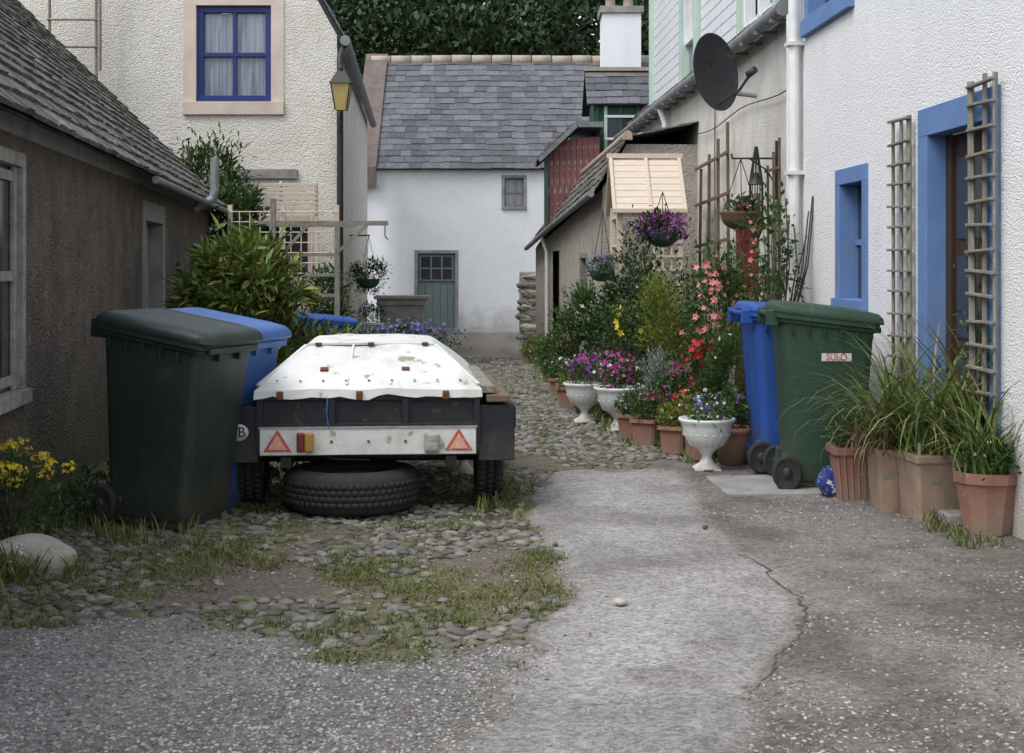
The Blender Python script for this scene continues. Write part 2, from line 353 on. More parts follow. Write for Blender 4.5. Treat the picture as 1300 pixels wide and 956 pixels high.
def ground_col(x,y):
    n1=nz(x,y,1.3,2);n2=nz(x,y,4,7);n3=nz(x,y,10,1)
    tar,right,grav=zones(x,y)
    if y<9.6 or x<0:
        moss=sst(-.2,.4,n1+.5*n2+.25*n3); c=lerp((.125,.103,.083),(.12,.12,.05),moss*.8)
    else: c=lerp((.115,.103,.085),(.08,.08,.045),sst(-.2,.4,n2))
    if y>17: c=lerp(c,lerp((.20,.18,.155),(.12,.105,.085),sst(-.3,.4,n1+n2*.5)),sst(17,19,y))
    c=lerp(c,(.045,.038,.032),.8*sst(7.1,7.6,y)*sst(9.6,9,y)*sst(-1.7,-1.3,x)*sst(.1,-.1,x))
    c=lerp(c,lerp((.20,.19,.18),(.14,.132,.123),sst(-.3,.4,n1+n2*.4)),grav)
    cr=lerp((.175,.162,.15),(.108,.098,.09),sst(-.4,.4,n1*.8+n2*.7)); cr=lerp(cr,(.09,.078,.062),.6*sst(1.7,2.3,x+.1*n2))
    c=lerp(c,cr,right)
    ct=lerp((.27,.258,.245),(.21,.20,.19),sst(-.35,.45,n1+n2*.5+.2*n3)); ct=lerp(ct,(.33,.318,.305),.6*sst(.35,0,abs(x-(np.interp(y,TY,TL)*.6+np.interp(y,TY,TR)*.4)))*sst(-.2,.3,nz(x,y*.5,1.6,21)))
    ct=lerp(ct,(.14,.13,.12),.45*sst(.25,.45,nz(x,y,2.4,77)))
    c=lerp(c,ct,tar)
    if x<-2.9 or y>34: c=lerp(c,(.05,.075,.02),sst(34,40,y) if y>20 else 0)
    return c
def axis(fine0,fine1,step,lo,hi):
    a=list(np.arange(fine0,fine1+1e-6,step)); s=step
    x=a[-1]
    while x<hi: s*=1.22; x+=s; a.append(x)
    s=step;x=a[0];pre=[]
    while x>lo: s*=1.22; x-=s; pre.append(x)
    return np.array(pre[::-1]+a)
xs=axis(-3.2,2.8,.04,-400,400); ys=axis(3.4,13.5,.04,-300,700)
def micro(x,y):
    if not(abs(x)<4 and 2<y<30): return 0
    tar,right,grav=zones(x,y)
    return .010*nz(x,y,3,4)+ (1-tar)*(.007*nz(x,y,14,6))- .012*(1-tar)*(1-right)*(1-grav)
V=[];cols=[]
for y in ys:
    for x in xs:
        z=gz(y)+micro(x,y)
        if y>36: z+= 14*sst(36,110,y)+.6*nz(x,y,.08,5)*sst(36,60,y)
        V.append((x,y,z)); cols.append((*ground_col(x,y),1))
nx=len(xs);ny=len(ys)
F=[(j*nx+i,j*nx+i+1,(j+1)*nx+i+1,(j+1)*nx+i) for j in range(ny-1) for i in range(nx-1)]
gm,nt,b=base('ground_material');L=nt.links.new
at=N(nt,'ShaderNodeAttribute',attribute_name='Col'); tc=N(nt,'ShaderNodeTexCoord')
vo=N(nt,'ShaderNodeTexVoronoi',i_Scale=85.); L(tc.outputs['Object'],vo.inputs['Vector'])
bw=N(nt,'ShaderNodeSeparateColor'); L(vo.outputs['Color'],bw.inputs[0])
mr=N(nt,'ShaderNodeMapRange'); L(bw.outputs[0],mr.inputs[0]); mr.inputs[3].default_value=.66; mr.inputs[4].default_value=1.38
n1=N(nt,'ShaderNodeTexNoise',i_Scale=14.,i_Detail=8.,i_Roughness=.7); L(tc.outputs['Object'],n1.inputs['Vector'])
mr2=N(nt,'ShaderNodeMapRange'); L(n1.outputs[0],mr2.inputs[0]); mr2.inputs[1].default_value=.3; mr2.inputs[2].default_value=.7; mr2.inputs[3].default_value=.75; mr2.inputs[4].default_value=1.22
mu=N(nt,'ShaderNodeMath',operation='MULTIPLY'); L(mr.outputs[0],mu.inputs[0]); L(mr2.outputs[0],mu.inputs[1])
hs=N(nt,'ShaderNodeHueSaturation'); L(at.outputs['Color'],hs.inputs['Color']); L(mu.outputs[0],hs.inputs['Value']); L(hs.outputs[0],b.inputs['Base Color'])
b.inputs['Roughness'].default_value=.92; b.inputs['Specular IOR Level'].default_value=.25
ad=N(nt,'ShaderNodeMath',operation='ADD'); L(vo.outputs['Distance'],ad.inputs[0]); L(n1.outputs[0],ad.inputs[1])
bp=N(nt,'ShaderNodeBump',i_Strength=.8,i_Distance=.006); L(ad.outputs[0],bp.inputs['Height']); L(bp.outputs[0],b.inputs['Normal'])
g=mesh('ground',V,F,gm,None,True)
ca=g.data.color_attributes.new('Col','FLOAT_COLOR','POINT'); ca.data.foreach_set('color',np.array(cols).ravel())
# stones
bpy.ops.mesh.primitive_ico_sphere_add(subdivisions=2,radius=1); t=bpy.context.object
sv=np.array([v.co[:] for v in t.data.vertices]);sf=[tuple(p.vertices) for p in t.data.polygons]; bpy.data.objects.remove(t)
sv=sv*(1+.16*np.sin(sv[:,[1]]*3+1)*np.cos(sv[:,[0]]*4))
bpy.ops.mesh.primitive_ico_sphere_add(subdivisions=1,radius=1); t=bpy.context.object
gv=np.array([v.co[:] for v in t.data.vertices])*np.array([1,.8,.6]);gf=[tuple(p.vertices) for p in t.data.polygons]; bpy.data.objects.remove(t)
def stonefield(name,pts,smin,smax,flat,mat,tv=sv,tf=sf,sink=.25,smooth=True,dz=.004):
    n=len(pts); a=rng.uniform(0,pi,n); s=smin+(smax-smin)*rng.uniform(0,1,n)**1.3; asp=rng.uniform(.5,.95,n)
    Mt=np.zeros((n,3,3)); Mt[:,0,0]=np.cos(a)*s;Mt[:,1,0]=np.sin(a)*s;Mt[:,0,1]=-np.sin(a)*s*asp;Mt[:,1,1]=np.cos(a)*s*asp;Mt[:,2,2]=s*flat*rng.uniform(.7,1.2,n)
    Mt[:,2,0]=rng.normal(0,.10,n)*s
    pos=[(x,y,gz(y)+micro(x,y)+s_*flat*sink+dz) for (x,y),s_ in zip(pts,s)]
    return scatter(name,tv,tf,pos,Mt,mat,None,smooth)
pts=[]
def jgrid(x0,x1,y0,y1,st):
    for i,y in enumerate(np.arange(y0,y1,st*.86)):
        for x in np.arange(x0,x1,st):
            yield x+(i%2)*st/2+rng.normal(0,st*.17),y+rng.normal(0,st*.17)
for x,y in jgrid(-3.0,.5,4.9,8.6,.062):
    tar,right,grav=zones(x,y)
    if tar>.3 or right>.3 or grav>.5: continue
    if nz(x,y,1.1,40)+.6*nz(x,y,4,41)+rng.normal(0,.10)>.14+.2*sst(-1.2,-2.2,x)+.15*sst(5.8,5.2,y)-.10*sst(6.4,7.0,y)+(-.22 if x>-.4 else 0): continue
    pts.append((x,y))
stonefield('cobblestones',pts,.022,.048,.34,cobble,sink=-.1)
pts=[]
for x,y in jgrid(-.7,1.5,8.2,21,.068):
    tar,right,grav=zones(x,y)
    if tar>.4 or right>.5: continue
    if nz(x,y,1.3,50)+rng.normal(0,.08)>.5 : continue
    if x>np.interp(y,[8.3,9,12,16,21],[1.2,1.25,.75,.5,.4]) : continue
    if y>16 and rng.random()<.5*sst(16,20,y): continue
    pts.append((x,y))
stonefield('cobblestones',pts,.028,.046,.36,cobble,sink=-.1)
pts=[]
while len(pts)<24000:
    x=rng.uniform(-2.3,2.6);y=3.55+rng.uniform(0,1)**1.6*5.2; tar,right,grav=zones(x,y)
    pr=grav*1+right*.34*(.2+sst(-.1,.3,nz(x,y,1.5,60)))+tar*.010+(1-tar)*(1-right)*(1-grav)*.15
    if rng.random()<pr: pts.append((x,y))
stonefield('gravel',pts,.0035,.0115,.7,gravel_m,gv,gf,.15,False,0)
stonefield('loose_stone',[(.41,5.42)],.030,.031,.6,rock,sink=.7); stonefield('loose_stone',[(-1.0,4.75),(.2,6.6),(.95,7.0),(.05,5.75)],.012,.02,.6,cobble,sink=.7)
# grass + moss
pts=[];mp_=[]
while len(pts)<900:
    x=rng.uniform(-2.7,.5);y=rng.uniform(4.6,8.2); tar,right,grav=zones(x,y)
    if tar>.25 or right>.2 or grav>.75: continue
    q=nz(x,y,1.7,30)+.6*nz(x,y,5,31)
    if q>.20-.28*sst(.30,.0,abs(y-(5.15-.1*x)))*sst(-1.3,-.6,x): pts.append((x,y,0))
    if q>-.05 and len(mp_)<6000 : mp_.append((x,y,micro(x,y)+.004))
blades('grass',pts,.03,8000,.034,.0042,lf_grass,None,1.0,.9,3)
mp_=np.array(mp_); mm=mp_[rng.integers(0,len(mp_),26000)]+rng.normal(0,1,(26000,3))*np.array([.03,.03,.0]); dd_=rng.normal(size=(26000,3)); dd_[:,2]=np.abs(dd_[:,2])*.8
scatter('moss',LV,LF,mm,orient(dd_,rng.uniform(.006,.013,26000)),lf_moss)
pts=[(rng.uniform(-2.6,-1.5),rng.uniform(6.6,8.4),0) for _ in range(60)]+[(rng.uniform(-2.6,-2.1),rng.uniform(5.2,6.7),0) for _ in range(50)]
blades('grass_tufts',pts,.04,2400,.12,.007,lf_grass,None,1.1,.7,4)
pts=[(2.4-.04*y+rng.normal(0,.05),y,0) for y in rng.uniform(6.5,9.3,40)]+[(x+.0,y,gz(y)) for y in rng.uniform(9.3,20,140) for x in[np.interp(y,[9.3,12,16,20],[1.2,.75,.52,.42])+rng.normal(0,.08)]]+[(-.12+rng.normal(0,.12),y,0) for y in rng.uniform(7.0,9.5,30)]
blades('wall_weeds',pts,.03,2400,.11,.008,lf_grass,None,1.1,.8,4)
# leaf litter
n=260; pos=np.stack([rng.uniform(-2.4,2.2,n),3.8+rng.uniform(0,1,n)**1.3*9,np.full(n,.012)],1); pos=pos[(pos[:,0]<1.6)|(pos[:,1]<8)]
pos=np.array([(x if y<9 else min(x,.9),y,gz(y)+.014) for x,y,z in pos]); d=rng.normal(size=pos.shape);d[:,2]*=.15
scatter('leaf_litter',[(x*.5,y,z) for x,y,z in LV],LF,pos,orient(d,rng.uniform(.012,.030,len(pos)),.3),lf_dry)
# crack
cp=[(1.02,6.4),(1.10,6.14),(1.07,5.9),(1.13,5.6),(1.10,5.31),(1.04,5.12),(1.0,4.98),(.90,4.75),(.81,4.5),(.72,4.3)]
V=[];F=[];P=[]
for (a,b_) in zip(cp[:-1],cp[1:]):
    for k in range(8): P.append((a[0]+(b_[0]-a[0])*k/8+rng.normal(0,.007),a[1]+(b_[1]-a[1])*k/8))
for i,(x,y) in enumerate(P):
    w=.0022+.0065*abs(nz(x,y,6,2)); z=micro(x,y)+.004
    V+=[(x-w,y,z),(x+w,y,z)]
    if i: F.append((2*i-2,2*i-1,2*i+1,2*i))
mesh('asphalt_crack',V,F,M('crack_tar',(.065,.06,.055),(.10,.09,.08),40,.9))

# ---- near right house -----------------------------------------------------
T1=math.atan(.04)
H1=empty('white_house',(2.7,0,0),(0,0,T1))
fx=lambda X:(lambda u,v:(X,u,v))
dh=(7.04,8.27,0.0,2.2); wh=(9.30,10.07,.96,1.97); uh=(9.62,10.97,3.05,4.6)
wall('wall',fx(0),1.2,11.25,-.2,6.2,[dh,wh,uh],white_harl,H1)
surround('door_margin',*dh,.16,1,.115,blue_stone,H1,bottom=False)
surround('window_margin',*wh,.11,1,.15,blue_stone,H1)
surround('upper_window_margin',*uh,.13,1,.15,blue_stone,H1)
box('door',.12,.16,7.2,8.11,0.0,2.04,brown_wood,H1)
for a,b_ in((7.2,7.27),(8.03,8.11)): box('door_stile',.095,.12,a,b_,.0,2.04,brown_wood,H1,.004)
for k in range(3): box('door_glass',.112,.117,7.33,7.97,.35+k*.55,.8+k*.55,glass,H1)
box('door_step',-.25,.1,7.1,8.2,0,.06,grey_stone,H1,.01)
box('window_pane',.12,.13,9.41,9.96,1.07,1.86,glass,H1); box('window_sash',.10,.125,9.67,9.70,1.07,1.86,blue_stone,H1); box('window_rail',.10,.126,9.41,9.96,1.44,1.48,blue_stone,H1)
box('upper_pane',.12,.13,9.75,10.84,3.18,4.47,glass,H1)
wall('end_wall',lambda u,v:(u,11.25,v),0,6,-.2,6.2,[],white_harl,H1)
slates('roof',(-.15,1.2,6.2),(-.15,11.35,6.2),(3,11.35,9),(3,1.2,9),slate,H1)
tube('downpipe',[(-.02,11.05,5.8),(-.07,11.05,3.6),(-.07,11.05,0.05)],.045,pipe_white,H1)
tube('downpipe_side',[(-.06,11.2,3.27),(-.06,11.2,2.2),(-.06,11.2,0.05)],.035,pipe_white,H1)
for z in(.9,2.0,3.0): box('pipe_bracket',-.13,0,10.99,11.12,z,z+.03,pipe_white,H1)
# trellises on the wall
for (ya,yb,z0,z1) in((8.32,8.66,.45,2.2),(7.0,7.33,.6,2.27)):
    T=empty('wall_trellis',(2.7,0,0),(0,0,T1))
    for k in range(3):
        y=ya+(yb-ya)*(k+.07)/2.14; beam('upright',(-.037,y,z0),(-.037-random.uniform(0,.01),y+random.uniform(-.012,.012),z1-random.uniform(0,.04)),.015,.034,wood_grey,T,.002)
    nn=14
    for k in range(nn):
        z=z0+.06+(z1-z0-.1)*k/(nn-1)+random.uniform(-.008,.008)
        beam('slat',(-.055,ya-random.uniform(0,.02),z),(-.055,yb+random.uniform(0,.02),z+random.uniform(-.012,.012)),.034,.014,wood_grey,T,.002)
# ---- far row ---------------------------------------------------------------
H2=empty('terraced_cottage_row',(2.7,0,0),(0,0,T1))
rd=(12.85,13.8,-.05,1.95); rw=(16.1,17.0,.85,1.9)
wall('wall',fx(.04),11.25,25.3,-.3,3.34,[rd,rw],row_harl,H2)
surround('door_margin',*rd,.10,1,.16,maroon,H2,proud=-.02,bottom=False); box('door',.12,.16,12.95,13.7,-.05,1.85,maroon,H2)
surround('window_margin',*rw,.09,1,.14,wood_brown,H2,proud=-.025); box('window_pane',.12,.14,16.19,16.91,.94,1.81,glass,H2)
slates('roof',(-.08,11.3,3.37),(-.08,25.4,3.37),(2.6,25.4,6.25),(2.6,11.3,6.25),slate_old,H2)
tube('gutter',[(-.10,11.3,3.34),(-.10,14,3.32),(-.10,18.2,3.33),(-.10,22,3.31),(-.10,25.4,3.35)],.062,gutter_m,H2)
for k in range(24): box('gutter_bracket',-.16,.04,11.5+k*.6,11.53+k*.6,3.26,3.29,gutter_m,H2)
tube('downpipe',[(-.1,18.1,3.3),(-.03,18.1,3.1),(-.03,18.1,0)],.04,pipe_white,H2)
tube('cable',[(.0,y,2.75+.03*math.sin(y*2)) for y in np.arange(11.5,16,.4)],.006,black_iron,H2)
tube('cable_drop',[(.02,14.9,3.2),(.02,14.92,2.2),(.02,14.88,1.2)],.008,gutter_m,H2)
# long dormer
D=H2
wall('dormer_front',fx(.16),12.2,20.2,3.4,5.7,[(12.5,13.8,3.6,5.3),(16.6,17.4,4.0,5.3)],gap_shade_grey,D)
for a,b_ in((13.95,16.3),(17.5,20.1)):
    z=3.46
    while z<5.6:
        box('dormer_board',.115,.15,a,b_,z,z+.105,white_paint,D,.003,(0,-.10,0)); z+=.13
for y in(12.3,13.87,16.4,17.45,20.15): box('dormer_post',.05,.17,y-.06,y+.06,3.4,5.7,pale_green,D,.004)
box('dormer_sill',.02,.17,12.2,20.2,3.40,3.45,white_paint,D,.004)
for a,b_,zz in((12.5,13.8,3.6),(16.6,17.4,4.0)):
    box('dormer_pane',.22,.23,a,b_,zz,5.3,glass,D)
    for y in np.linspace(a,b_,3): box('dormer_mullion',.10,.21,y-.03,y+.03,zz,5.3,white_paint,D,.003)
    for z in np.linspace(zz,5.3,3): box('dormer_transom',.105,.205,a,b_,z-.025,z+.025,white_paint,D)
wall('dormer_cheek',lambda u,v:(u,12.2,v),.16,2.5,3.4,5.7,[],slate,D); box('dormer_roof',-.05,2.6,12.1,20.4,5.7,5.8,under,D)
# green dormer
GD=empty('green_dormer_window')
box('body',1.32,2.15,22.9,24.4,2.4,3.95,dk_green,GD)
box('window',1.50,1.98,22.87,22.9,2.95,3.65,glass,GD); 
for x in(1.34,1.48,1.72,2.0): box('mullion',x,x+.05,22.84,22.88,2.5,3.85,pale_green if x in(1.48,) else dk_green,GD)
for z in(2.9,3.3,3.66): box('rail',1.48,2.02,22.835,22.87,z,z+.04,white_paint,GD)
slates('roof',(1.2,22.75,3.86),(2.3,22.75,3.86),(2.3,23.55,4.5),(1.2,23.55,4.5),slate,GD)
slates('roof_back',(1.2,24.5,3.86),(2.3,24.5,3.86),(2.3,23.55,4.5),(1.2,23.55,4.5),slate,GD)
box('ridge',1.18,2.32,23.48,23.62,4.5,4.56,ridge_m,GD)
# red boarded dormer
RD=empty('red_boarded_dormer')
x=.55
while x<1.3: box('board',x,x+.085,22.0,24.0,1.75,3.2+.10*(x-.5),red_board,RD,.004); x+=.09
mesh('cheek',[(.54,22,1.75),(.54,24,1.75),(.54,24,3.15),(.54,22,3.15)],[(0,1,2,3)],red_board,RD)
slates('roof',(.40,21.85,2.95),(.40,24.1,2.95),(1.0,24.1,3.5),(1.0,21.85,3.5),slate,RD)
box('roof_flat',.98,1.4,21.85,24.1,3.42,3.50,slate,RD)
beam('bargeboard',(.41,21.83,2.9),(1.0,21.83,3.45),.03,.07,gutter_m,RD); beam('bargeboard_top',(1.0,21.83,3.45),(1.4,21.83,3.45),.03,.08,gutter_m,RD)
box('corner_post',.50,.56,21.94,22.0,1.75,3.05,dk_green,RD)
# ---- lean-to cottage (steep slated front pitch, low flat back) --------------
T3=math.atan(.62/8)
H3=empty('low_cottage',(1.02,16,0),(0,0,T3))
lh=(1.3,2.0,.75,1.45);l2=(4.4,5.3,-.2,1.5)
wall('wall',fx(0),0,8.02,-.3,1.58,[lh,l2],tan_harl,H3)
mesh('wall_top',[(0,0,1.58),(0,8.02,1.58),(0,0,2.16)],[(0,1,2)],tan_harl,H3)
surround('window_margin',*lh,.07,1,.1,wood_grey,H3); box('pane',.09,.1,1.37,1.93,.82,1.38,glass,H3)
box('door',.08,.11,4.4,5.3,-.2,1.5,brown_wood,H3)
mesh('gable',[(0,0,-.3),(1.3,0,-.3),(1.3,0,2.66),(.27,0,2.66),(0,0,2.16)],[(0,1,2,3,4)],tan_harl,H3)
mesh('far_gable',[(0,8.02,-.3),(1.8,8.02,-.3),(1.8,8.02,2.5),(.6,8.02,2.5),(0,8.02,1.58)],[(0,1,2,3,4)],tan_harl,H3)
slates('roof',(-.12,-.10,2.11),(-.12,8.15,1.58),(.62,8.15,2.66),(.27,-.10,2.74),slate_old,H3,course=.14,width=.22)
slates('roof_back',(.27,-.10,2.735),(.62,8.15,2.655),(1.9,8.15,2.95),(1.5,-.10,3.0),slate_old,H3,course=.3,width=.4)
box('ridge',.22,.32,-.12,-.04,2.70,2.78,ridge_m,H3)
tube('ridge_roll',[(.27,-.12,2.76),(.62,8.17,2.68)],.045,ridge_m,H3)
tube('gutter',[(-.15,-.15,2.09),(-.15,4,1.85),(-.15,8.15,1.57)],.038,gutter_m,H3)
tube('downpipe',[(-.12,5.7,1.7),(-.05,5.7,1.5),(-.05,5.7,-.1)],.03,pipe_white,H3)
# ---- end house ------------------------------------------------------------
H4=empty('white_gable_house')
dd=(-2.06,-1.13,-.14,1.60); ww=(-.22,.31,2.46,3.18)
wall('wall',lambda u,v:(u,30,v),-3.2,3.2,-.4,3.30,[dd,ww],far_white,H4)
def surroundY(nm,x0,x1,z0,z1,fw,depth,mat,parent,Y,proud=.015,bottom=True):
    zb=z0+(fw if bottom else 0)
    box(nm+'_jamb_1',x0,x0+fw,Y-proud,Y+depth,zb,z1-fw,mat,parent,.004);box(nm+'_jamb_2',x1-fw,x1,Y-proud,Y+depth,zb,z1-fw,mat,parent,.004)
    box(nm+'_lintel',x0,x1,Y-proud,Y+depth,z1-fw,z1,mat,parent,.004)
    if bottom: box(nm+'_sill',x0,x1,Y-proud-.03,Y+depth,z0,z0+fw,mat,parent,.004)
surroundY('door_margin',*dd,.07,.2,grey_stone,H4,30,bottom=False)
box('door',-1.99,-1.20,30.08,30.12,-.14,1.53,door_green,H4)
for k in range(5): box('door_board',-1.98+k*.157,-1.98+k*.157+.148,30.06,30.08,-.10,.88,door_green,H4,.003)
box('door_glazing',-1.93,-1.26,30.06,30.07,.98,1.46,glass,H4)
for k in range(4): box('door_bar',-1.95+k*.227-.0,-1.95+k*.227+.03,30.035,30.06,.95,1.49,door_green,H4)
for z in(.95,1.2,1.46): box('door_bar_h',-1.98,-1.21,30.04,30.058,z,z+.03,door_green,H4)
box('door_step',-2.1,-1.1,29.7,30,-.16,-.05,grey_stone,H4,.01)
surroundY('window_margin',*ww,.06,.15,grey_stone,H4,30); box('pane',-.17,.26,30.08,30.09,2.5,3.13,curtain,H4)
for x in(-.16,.03,.22): box('mullion',x,x+.03,30.05,30.08,2.5,3.13,wood_grey,H4)
for z in(2.53,2.8,3.08): box('transom',-.16,.25,30.055,30.078,z,z+.03,wood_grey,H4)
slates('roof',(-3.2,29.85,3.30),(3.2,29.85,3.30),(3.2,32.6,5.98),(-3.2,32.6,5.98),slate,H4,course=.2,width=.28)
for k in range(14): lathe('ridge_tile',[(.0,-.22),(.12,-.22),(.12,.22),(.0,.22)],ridge_m,H4,(-3.0+k*.46,32.6,5.97+random.uniform(-.012,.012)),12,'X')
V=[(-3.35,29.8,3.35),(-2.85,29.8,3.35),(-2.85,32.65,6.13),(-3.35,32.65,6.13),(-3.35,29.8,2.9),(-2.85,29.8,2.9),(-2.85,32.65,5.6),(-3.35,32.65,5.6)]
mesh('skew',V,[(0,1,2,3),(4,5,1,0),(1,5,6,2),(0,3,7,4)],skew_mat,H4)
box('skew_end',-3.3,-2.8,29.93,30.0,2.95,3.35,far_white,H4)
mesh('gable_left',[(-3.2,30,-.4),(-3.2,36,-.4),(-3.2,36,3.3),(-3.2,32.9,5.9),(-3.2,30,3.3)],[(0,1,2,3,4)],far_white,H4)
box('chimney',2.0,2.85,31.4,32.3,4.4,6.85,far_white,H4); box('chimney_cope',1.94,2.91,31.34,32.36,6.85,7.0,grey_stone,H4,.01)
for x in(2.2,2.6): lathe('chimney_pot',[(.12,0),(.10,.3),(.13,.33),(.1,.36)],ridge_m,H4,(x,31.85,7.0),16)
box('chimney_flash',1.97,2.88,31.37,32.33,5.0,5.1,gutter_m,H4)
# ---- cream house ----------------------------------------------------------
H5=empty('cream_house'); YF=18.6
wl=(-3.45,-2.55,1.0,1.95)
wall('front_wall',lambda u,v:(u,YF,v),-8.1,-2.29,-.3,4.3,[(-4.30,-2.98,3.26,4.3),wl],cream_harl,H5)
mesh('gable',[(-2.29,YF,4.3),(-2.98,YF,4.3),(-2.98,YF,4.86),(-2.60,YF,4.86)],[(0,1,2,3)],cream_harl,H5)
mesh('gable_top',[(-8.1,YF,4.3),(-4.30,YF,4.3),(-4.30,YF,4.86),(-2.98,YF,4.86),(-2.60,YF,4.86),(-5.2,YF,9.5)],[(0,1,2,3,4,5)],cream_harl,H5)
surroundY('window_margin',-4.30,-2.98,3.26,4.86,.17,.10,pink_stone,H5,YF,.012)
surroundY('window_frame',-4.13,-3.15,3.43,4.69,.085,.08,navy,H5,YF+.05,.0)
box('curtains',-4.05,-3.23,YF+.11,YF+.12,3.5,4.6,curtain,H5)
box('mullion',-3.665,-3.615,YF+.06,YF+.11,3.5,4.62,navy,H5); box('transom',-4.05,-3.23,YF+.055,YF+.112,4.03,4.08,navy,H5)
surroundY('lower_margin',*wl,.12,.1,pink_stone,H5,YF); box('lower_pane',-3.4,-2.6,YF+.06,YF+.07,1.05,1.9,glass,H5)
box('string_course',-3.6,-2.8,YF-.05,YF,2.42,2.55,grey_stone,H5,.01)
mesh('side_wall',[(-2.29,YF,-.3),(-3.0,29.5,-.3),(-3.0,29.5,4.3),(-2.29,YF,4.3)],[(0,1,2,3)],cream_harl,H5)
slates('roof',(-2.17,YF-.05,4.25),(-2.88,29.6,4.25),(-5.8,29.6,9.5),(-5.15,YF-.05,9.5),slate,H5)
tube('gutter',[(-2.17,YF-.1,4.22),(-2.88,29.5,4.20)],.07,gutter_m,H5)
tube('downpipe',[(-2.2,YF+.1,4.2),(-2.24,YF-.07,4.0),(-2.24,YF-.07,3.6),(-2.24,YF-.07,-.1)],.045,black_iron,H5)
SL=empty('wall_lantern')
LX,LY=-2.19,18.25
tube('bracket',[(-2.25,18.5,3.3),(LX,LY,3.18),(LX,LY,3.26)],.02,black_iron,SL)
tube('scroll',[(-2.25,18.55,3.0),(-2.22,18.4,3.05),(LX,LY,3.18)],.012,black_iron,SL)
mesh('glass',[(LX+sx*.07,LY+sy*.07,3.28) for sx,sy in((-1,-1),(1,-1),(1,1),(-1,1))]+[(LX+sx*.12,LY+sy*.12,3.62) for sx,sy in((-1,-1),(1,-1),(1,1),(-1,1))],[(0,1,5,4),(1,2,6,5),(2,3,7,6),(3,0,4,7),(0,3,2,1)],amber_glass,SL)
mesh('cap',[(LX+sx*.14,LY+sy*.14,3.62) for sx,sy in((-1,-1),(1,-1),(1,1),(-1,1))]+[(LX+sx*.05,LY+sy*.05,3.78) for sx,sy in((-1,-1),(1,-1),(1,1),(-1,1))],[(0,1,5,4),(1,2,6,5),(2,3,7,6),(3,0,4,7),(0,3,2,1),(4,5,6,7)],black_iron,SL)
cyl('finial',(LX,LY,3.78),(LX,LY,3.86),.025,black_iron,SL)
for sx,sy in((-1,-1),(1,-1),(1,1),(-1,1)): beam('frame',(LX+sx*.07,LY+sy*.07,3.28),(LX+sx*.121,LY+sy*.121,3.62),.012,.012,black_iron,SL)
# ---- left cottage ---------------------------------------------------------
T6=math.atan(.1185)
H6=empty('rubble_cottage',(-1.60,0,0),(0,0,T6))
lw=(5.5,7.17,.62,1.86); l3=(11.35,12.75,.55,1.82)
wall('wall',fx(0),2.5,17.1,-.3,2.02,[lw,l3],brown_harl,H6)
mesh('far_gable',[(0,17.1,-.3),(-6.4,17.1,-.3),(-6.4,17.1,2),(-3.2,17.1,5.3),(0,17.1,2.02)],[(0,1,2,3,4)],brown_harl,H6)
surround('window_margin',*lw,.07,-1,.16,peel,H6,proud=.012); surround('old_window_margin',*l3,.16,-1,.14,grey_stone,H6)
box('window_pane',-.045,-.04,5.57,7.10,.69,1.79,glass,H6)
for y in(5.66,6.3,7.06): box('window_stile',-.039,-.015,y-.03,y+.03,.69,1.79,peel,H6,.005)
for z in(.74,1.25,1.74): box('window_rail',-.038,-.018,5.62,7.06,z-.025,z+.025,peel,H6,.005)
box('old_window_board',-.13,-.11,11.5,12.6,.7,1.68,peel,H6)
box('wall_head',-.02,.03,2.5,17.1,1.93,2.02,grey_stone,H6)
slates('roof',(.20,2.5,1.97),(.20,17.5,1.97),(-3.2,17.5,5.35),(-3.2,2.5,5.35),slate_old,H6,course=.17,width=.23,th=.02)
slates('roof_back',(-6.6,2.5,1.97),(-6.6,17.5,1.97),(-3.2,17.5,5.35),(-3.2,2.5,5.35),slate_old,H6,course=.3,width=.5)
for k in range(32): lathe('ridge_tile',[(0,-.23),(.10,-.23),(.10,.23),(0,.23)],ridge_m,H6,(-3.2,0,0),10,'X').matrix_local=Matrix.Translation((-3.2,2.75+k*.47,5.36))@Matrix.Rotation(pi/2,4,'Z')
tube('vent_pipe',[(.10,14.4,1.86),(.16,14.4,1.92),(.28,14.4,1.96),(.30,14.4,2.05),(.30,14.4,2.38)],.045,galv,H6)
tube('gutter',[(.22,10.5,1.93),(.22,17.5,1.93)],.03,gutter_m,H6)
AL=empty('roof_ladder')
for a,b_ in(((-5.95,18.3,4.0),(-5.95,18.3,6)),((-5.35,18.3,3.6),(-5.35,18.3,6)),((-5.3,18.3,3.8),(-5.3,18.3,5.0))): tube('rail',[a,b_],.02,wood_grey,AL)
for z in(4.1,4.45,4.75): tube('rung',[(-5.97,18.28,z),(-5.33,18.28,z)],.015,wood_grey,AL)

# ---- background trees -----------------------------------------------------
def tree(x,y,h,r,n,ls=.3):
    z0=gz(y)+14*sst(36,110,y)-.3
    E=empty('woodland_tree',(0,0,0))
    cyl('trunk',(x,y,z0),(x+.2,y,z0+h*.62),.28,bark,E,.12)
    for k in range(6):
        a=2*pi*k/6+rng.uniform(0,1); zz=z0+h*rng.uniform(.3,.55); cyl('limb',(x+.1,y,zz),(x+r*.65*math.cos(a),y+r*.65*math.sin(a),zz+h*.22),.09,bark,E,.03,8)
    foliage('crown',(x,y,z0+h*.62),(r,r,h*.42),n,ls,lf_tree,E,w=.6,k=46,up=.2,spread=.17)
for (x,y,h,r) in((-6.2,38,9.8,2.6),(-3.2,40,9.2,2.7),(-.6,38.5,8.6,2.4),(2.0,40,9.6,2.7),(4.6,38.5,9.5,2.6),(-5,44,12,3.2),(-1.2,45,13,3.4),(3,44.5,12,3.2)):
    tree(x,y,h,r,8000,.24)
foliage('woodland',(0,58,10),(26,4,8.5),18000,.85,lf_tree,None,w=.6,k=160,spread=.1)

